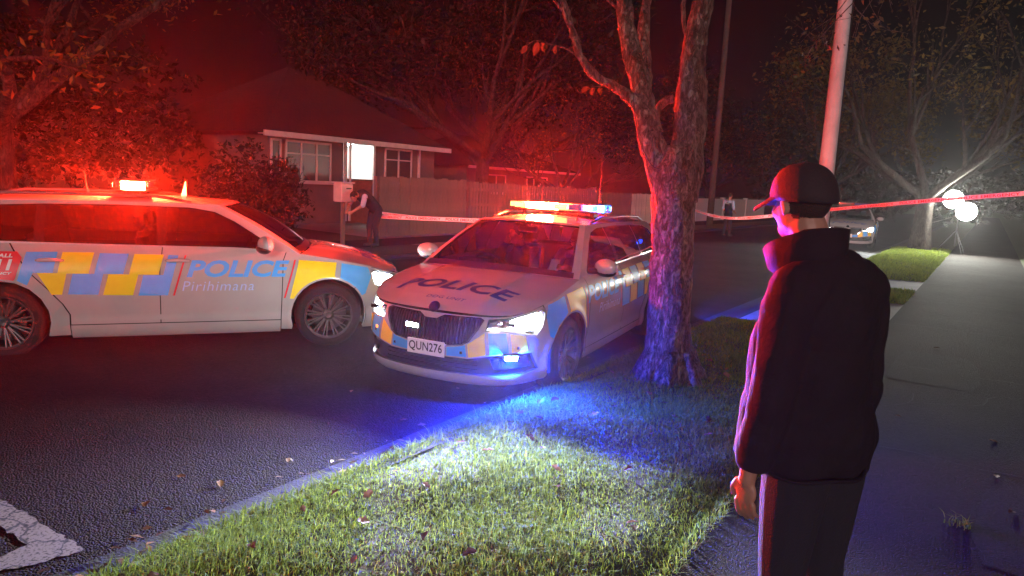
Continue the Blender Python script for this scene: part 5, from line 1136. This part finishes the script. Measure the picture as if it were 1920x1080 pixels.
# ------------------------------------------------------------------ barrier tape
TAPE=mat('tape_white',(.85,.80,.78),.45); TRED=mat('tape_red',(.75,.02,.04),.5)
def tape(label,pts,wd=.062,sag=.1):
    P=cr_spline(pts,14); L_=np.concatenate([[0],np.cumsum(np.linalg.norm(np.diff(P,axis=0),axis=1))]); n=int(L_[-1]/.12); s_=np.linspace(0,L_[-1],n+1); C=np.stack([np.interp(s_,L_,P[:,k]) for k in range(3)],1)
    tw=.35*np.sin(s_*.9)+.2*np.sin(s_*2.3+1); d=np.gradient(C,axis=0); d/=np.linalg.norm(d,axis=1)[:,None]; side=np.cross(d,[0,0,1]); side/=np.linalg.norm(side,axis=1)[:,None]; up=np.cross(side,d)
    wv=up*np.cos(tw)[:,None]+side*np.sin(tw)[:,None]; nn=np.cross(d,wv)
    V=np.vstack([C-wv*wd/2,C+wv*wd/2]); F=[(i,i+1,n+2+i,n+1+i) for i in range(n)]; o=obj('barrier_tape',mesh('barrier_tape',V,F,TAPE,None,True)); setp(o,label,'tape','police tape runs')
    VT,FT=text_box('POLICE EMERGENCY',.82,.042,0,.025,1.05); VT[:,1]-=.021; x=.06
    while x+.9<L_[-1]:
        for sg in (1,-1):
            ss=x+(VT[:,0] if sg>0 else .82-VT[:,0]); f=lambda A: np.stack([np.interp(ss,s_,A[:,k]) for k in range(3)],1)
            mb=MB(); mb.add(f(C)+f(wv)*VT[:,1:2]+f(nn)*.004*sg,FT); mb.build('tape_lettering',[TRED],o)
        x+=.93
    return o
tape('white and red police tape from the bending officer to behind the dog unit car',[tuple(W(12.05,-11.95,.98)),tuple(W(11.7,-10.4,.97)),(-2.4,12.6,1.12),(-.9,11.0,1.22),(.3,10.3,1.26),(1.6,10.4,1.24)])
tape('white and red police tape running from the stand past the man to the right',[tuple(W(19.6,-7.4,1.40)),(4.6,15.2,1.30),(5.6,12.9,1.60),(6.45,10.9,1.87),(7.6,9.02,2.14)])
tp=empty('timber_post',(7.66,8.96,.12)); setp(tp,'timber post holding the right end of the tape','post'); mb=MB(); mb.box((0,0,1.05),(.1,.1,2.2),0,None,1,.01); mb.build('shaft',[RAILM],tp); mb=MB(); mb.box((0,0,2.16),(.13,.13,.03),0,None,.6); mb.build('cap',[RAILM],tp)
# ------------------------------------------------------------------ fallen leaves
FALL=leafmat('fallen_leaf',(.055,.022,.012),(.26,.13,.05),.25); lm=[]
for k in range(5):
    n=7; V=[];F=[]; r=random.Random(k)
    for i in range(n):
        a=i/(n-1); w_=math.sin(math.pi*min(1,a*.92+.04))**.8*.30*(1+.25*math.sin(a*14+k)); z=.25*math.sin(a*2.5+k)*.3
        for q in (-1,0,1): V.append(((a-.5),q*w_,z+abs(q)*w_*r.uniform(.2,.9)))
    for i in range(n-1):
        for q in range(2): F.append((i*3+q,i*3+q+1,i*3+q+4,i*3+q+3))
    me=mesh('fallen_leaf',V,F,FALL,None,True); a=me.attributes.new('tone','FLOAT','POINT'); a.data.foreach_set('value',np.full(len(V),(.15,.35,.6,.85,1.)[k],np.float32)); lm.append(me)
rl=random.Random(9)
for k in range(62):
    t,s=rl.uniform(.9,6.8)**1.0,rl.uniform(KS+.1,PS-.05); o=obj('fallen_leaf',rl.choice(lm)); z=float(hump(np.array(t),np.array(s),-14,9.8)); o.location=W(t,s,z+.035); sc=rl.uniform(.045,.085); o.scale=(sc,sc,sc); o.rotation_euler=(rl.uniform(-.5,.5),rl.uniform(-.5,.5),rl.uniform(0,6.3)); setp(o,'dry brown fallen leaf lying in the grass of the near berm','leaf','fallen leaves on the near berm')
for k in range(26):
    on_path=k%2==0; t,s=(rl.uniform(2.6,10),rl.uniform(PS+.05,PE-.1)) if on_path else (rl.uniform(1.5,6.),rl.uniform(-4.6,-3.3)); o=obj('fallen_leaf',rl.choice(lm)); sc=rl.uniform(.035,.07); o.scale=(sc,sc,sc*.6); o.rotation_euler=(rl.uniform(-.2,.2),rl.uniform(-.2,.2),rl.uniform(0,6.3))
    o.location=W(t,s,(.122 if on_path else road_z(t,s)+.012)); setp(o,'dry leaf lying on the asphalt footpath' if on_path else 'dry leaf lying on the road near the gutter','leaf','leaves on the footpath' if on_path else 'leaves on the road')
C=[];n=900; t=rng.uniform(-1,7,n); s=np.where(rng.random(n)<.7,-2.98+rng.normal(0,.05,n),-3.15+rng.normal(0,.12,n)); keep=rng.random(n)<np.where(t<1.9,1.,np.where(t<4,.4,.12)); t,s=t[keep],s[keep]; n=len(t)
P=Wn(t,s,.02+rng.uniform(0,.03,n)); a=rng.uniform(0,6.28,n); d=np.stack([np.cos(a),np.sin(a),rng.uniform(-.3,.3,n)],1); e=np.stack([-np.sin(a),np.cos(a),rng.uniform(-.4,.4,n)],1); sz=rng.uniform(.015,.04,n)[:,None]
V=np.stack([P-d*sz,P+e*sz*.45+[0,0,.008],P+d*sz,P-e*sz*.45+[0,0,.004]],1).reshape(-1,3); i=np.arange(n)*4; obj('gutter_leaf_litter',fastmesh('gutter_leaf_litter',V,np.stack([i,i+1,i+2,i+3],1),FALL,np.repeat(rng.uniform(0,1,n)**1.5,4)),kind='stuff',label='dead leaves and bits collected along the near gutter',cat='leaf litter')
# ------------------------------------------------------------------ thin haze added for the glow round the lamps
hz=bpy.data.materials.new('haze'); hz.use_nodes=True; N,L=hz.node_tree.nodes,hz.node_tree.links; N.remove(N['Principled BSDF']); v=N.new('ShaderNodeVolumePrincipled'); v.inputs['Color'].default_value=(.9,.9,.92,1); v.inputs['Density'].default_value=.00058; v.inputs['Anisotropy'].default_value=.8; L.new(v.outputs[0],N['Material Output'].inputs['Volume'])  # added volume, stands in for lens glare round the lamps
mb=MB(); mb.box((0,122,7.5),(620,380,18),0); hb=mb.build('haze',[hz],None,kind='stuff',label='thin haze added to make the lamps glow',cat='haze')
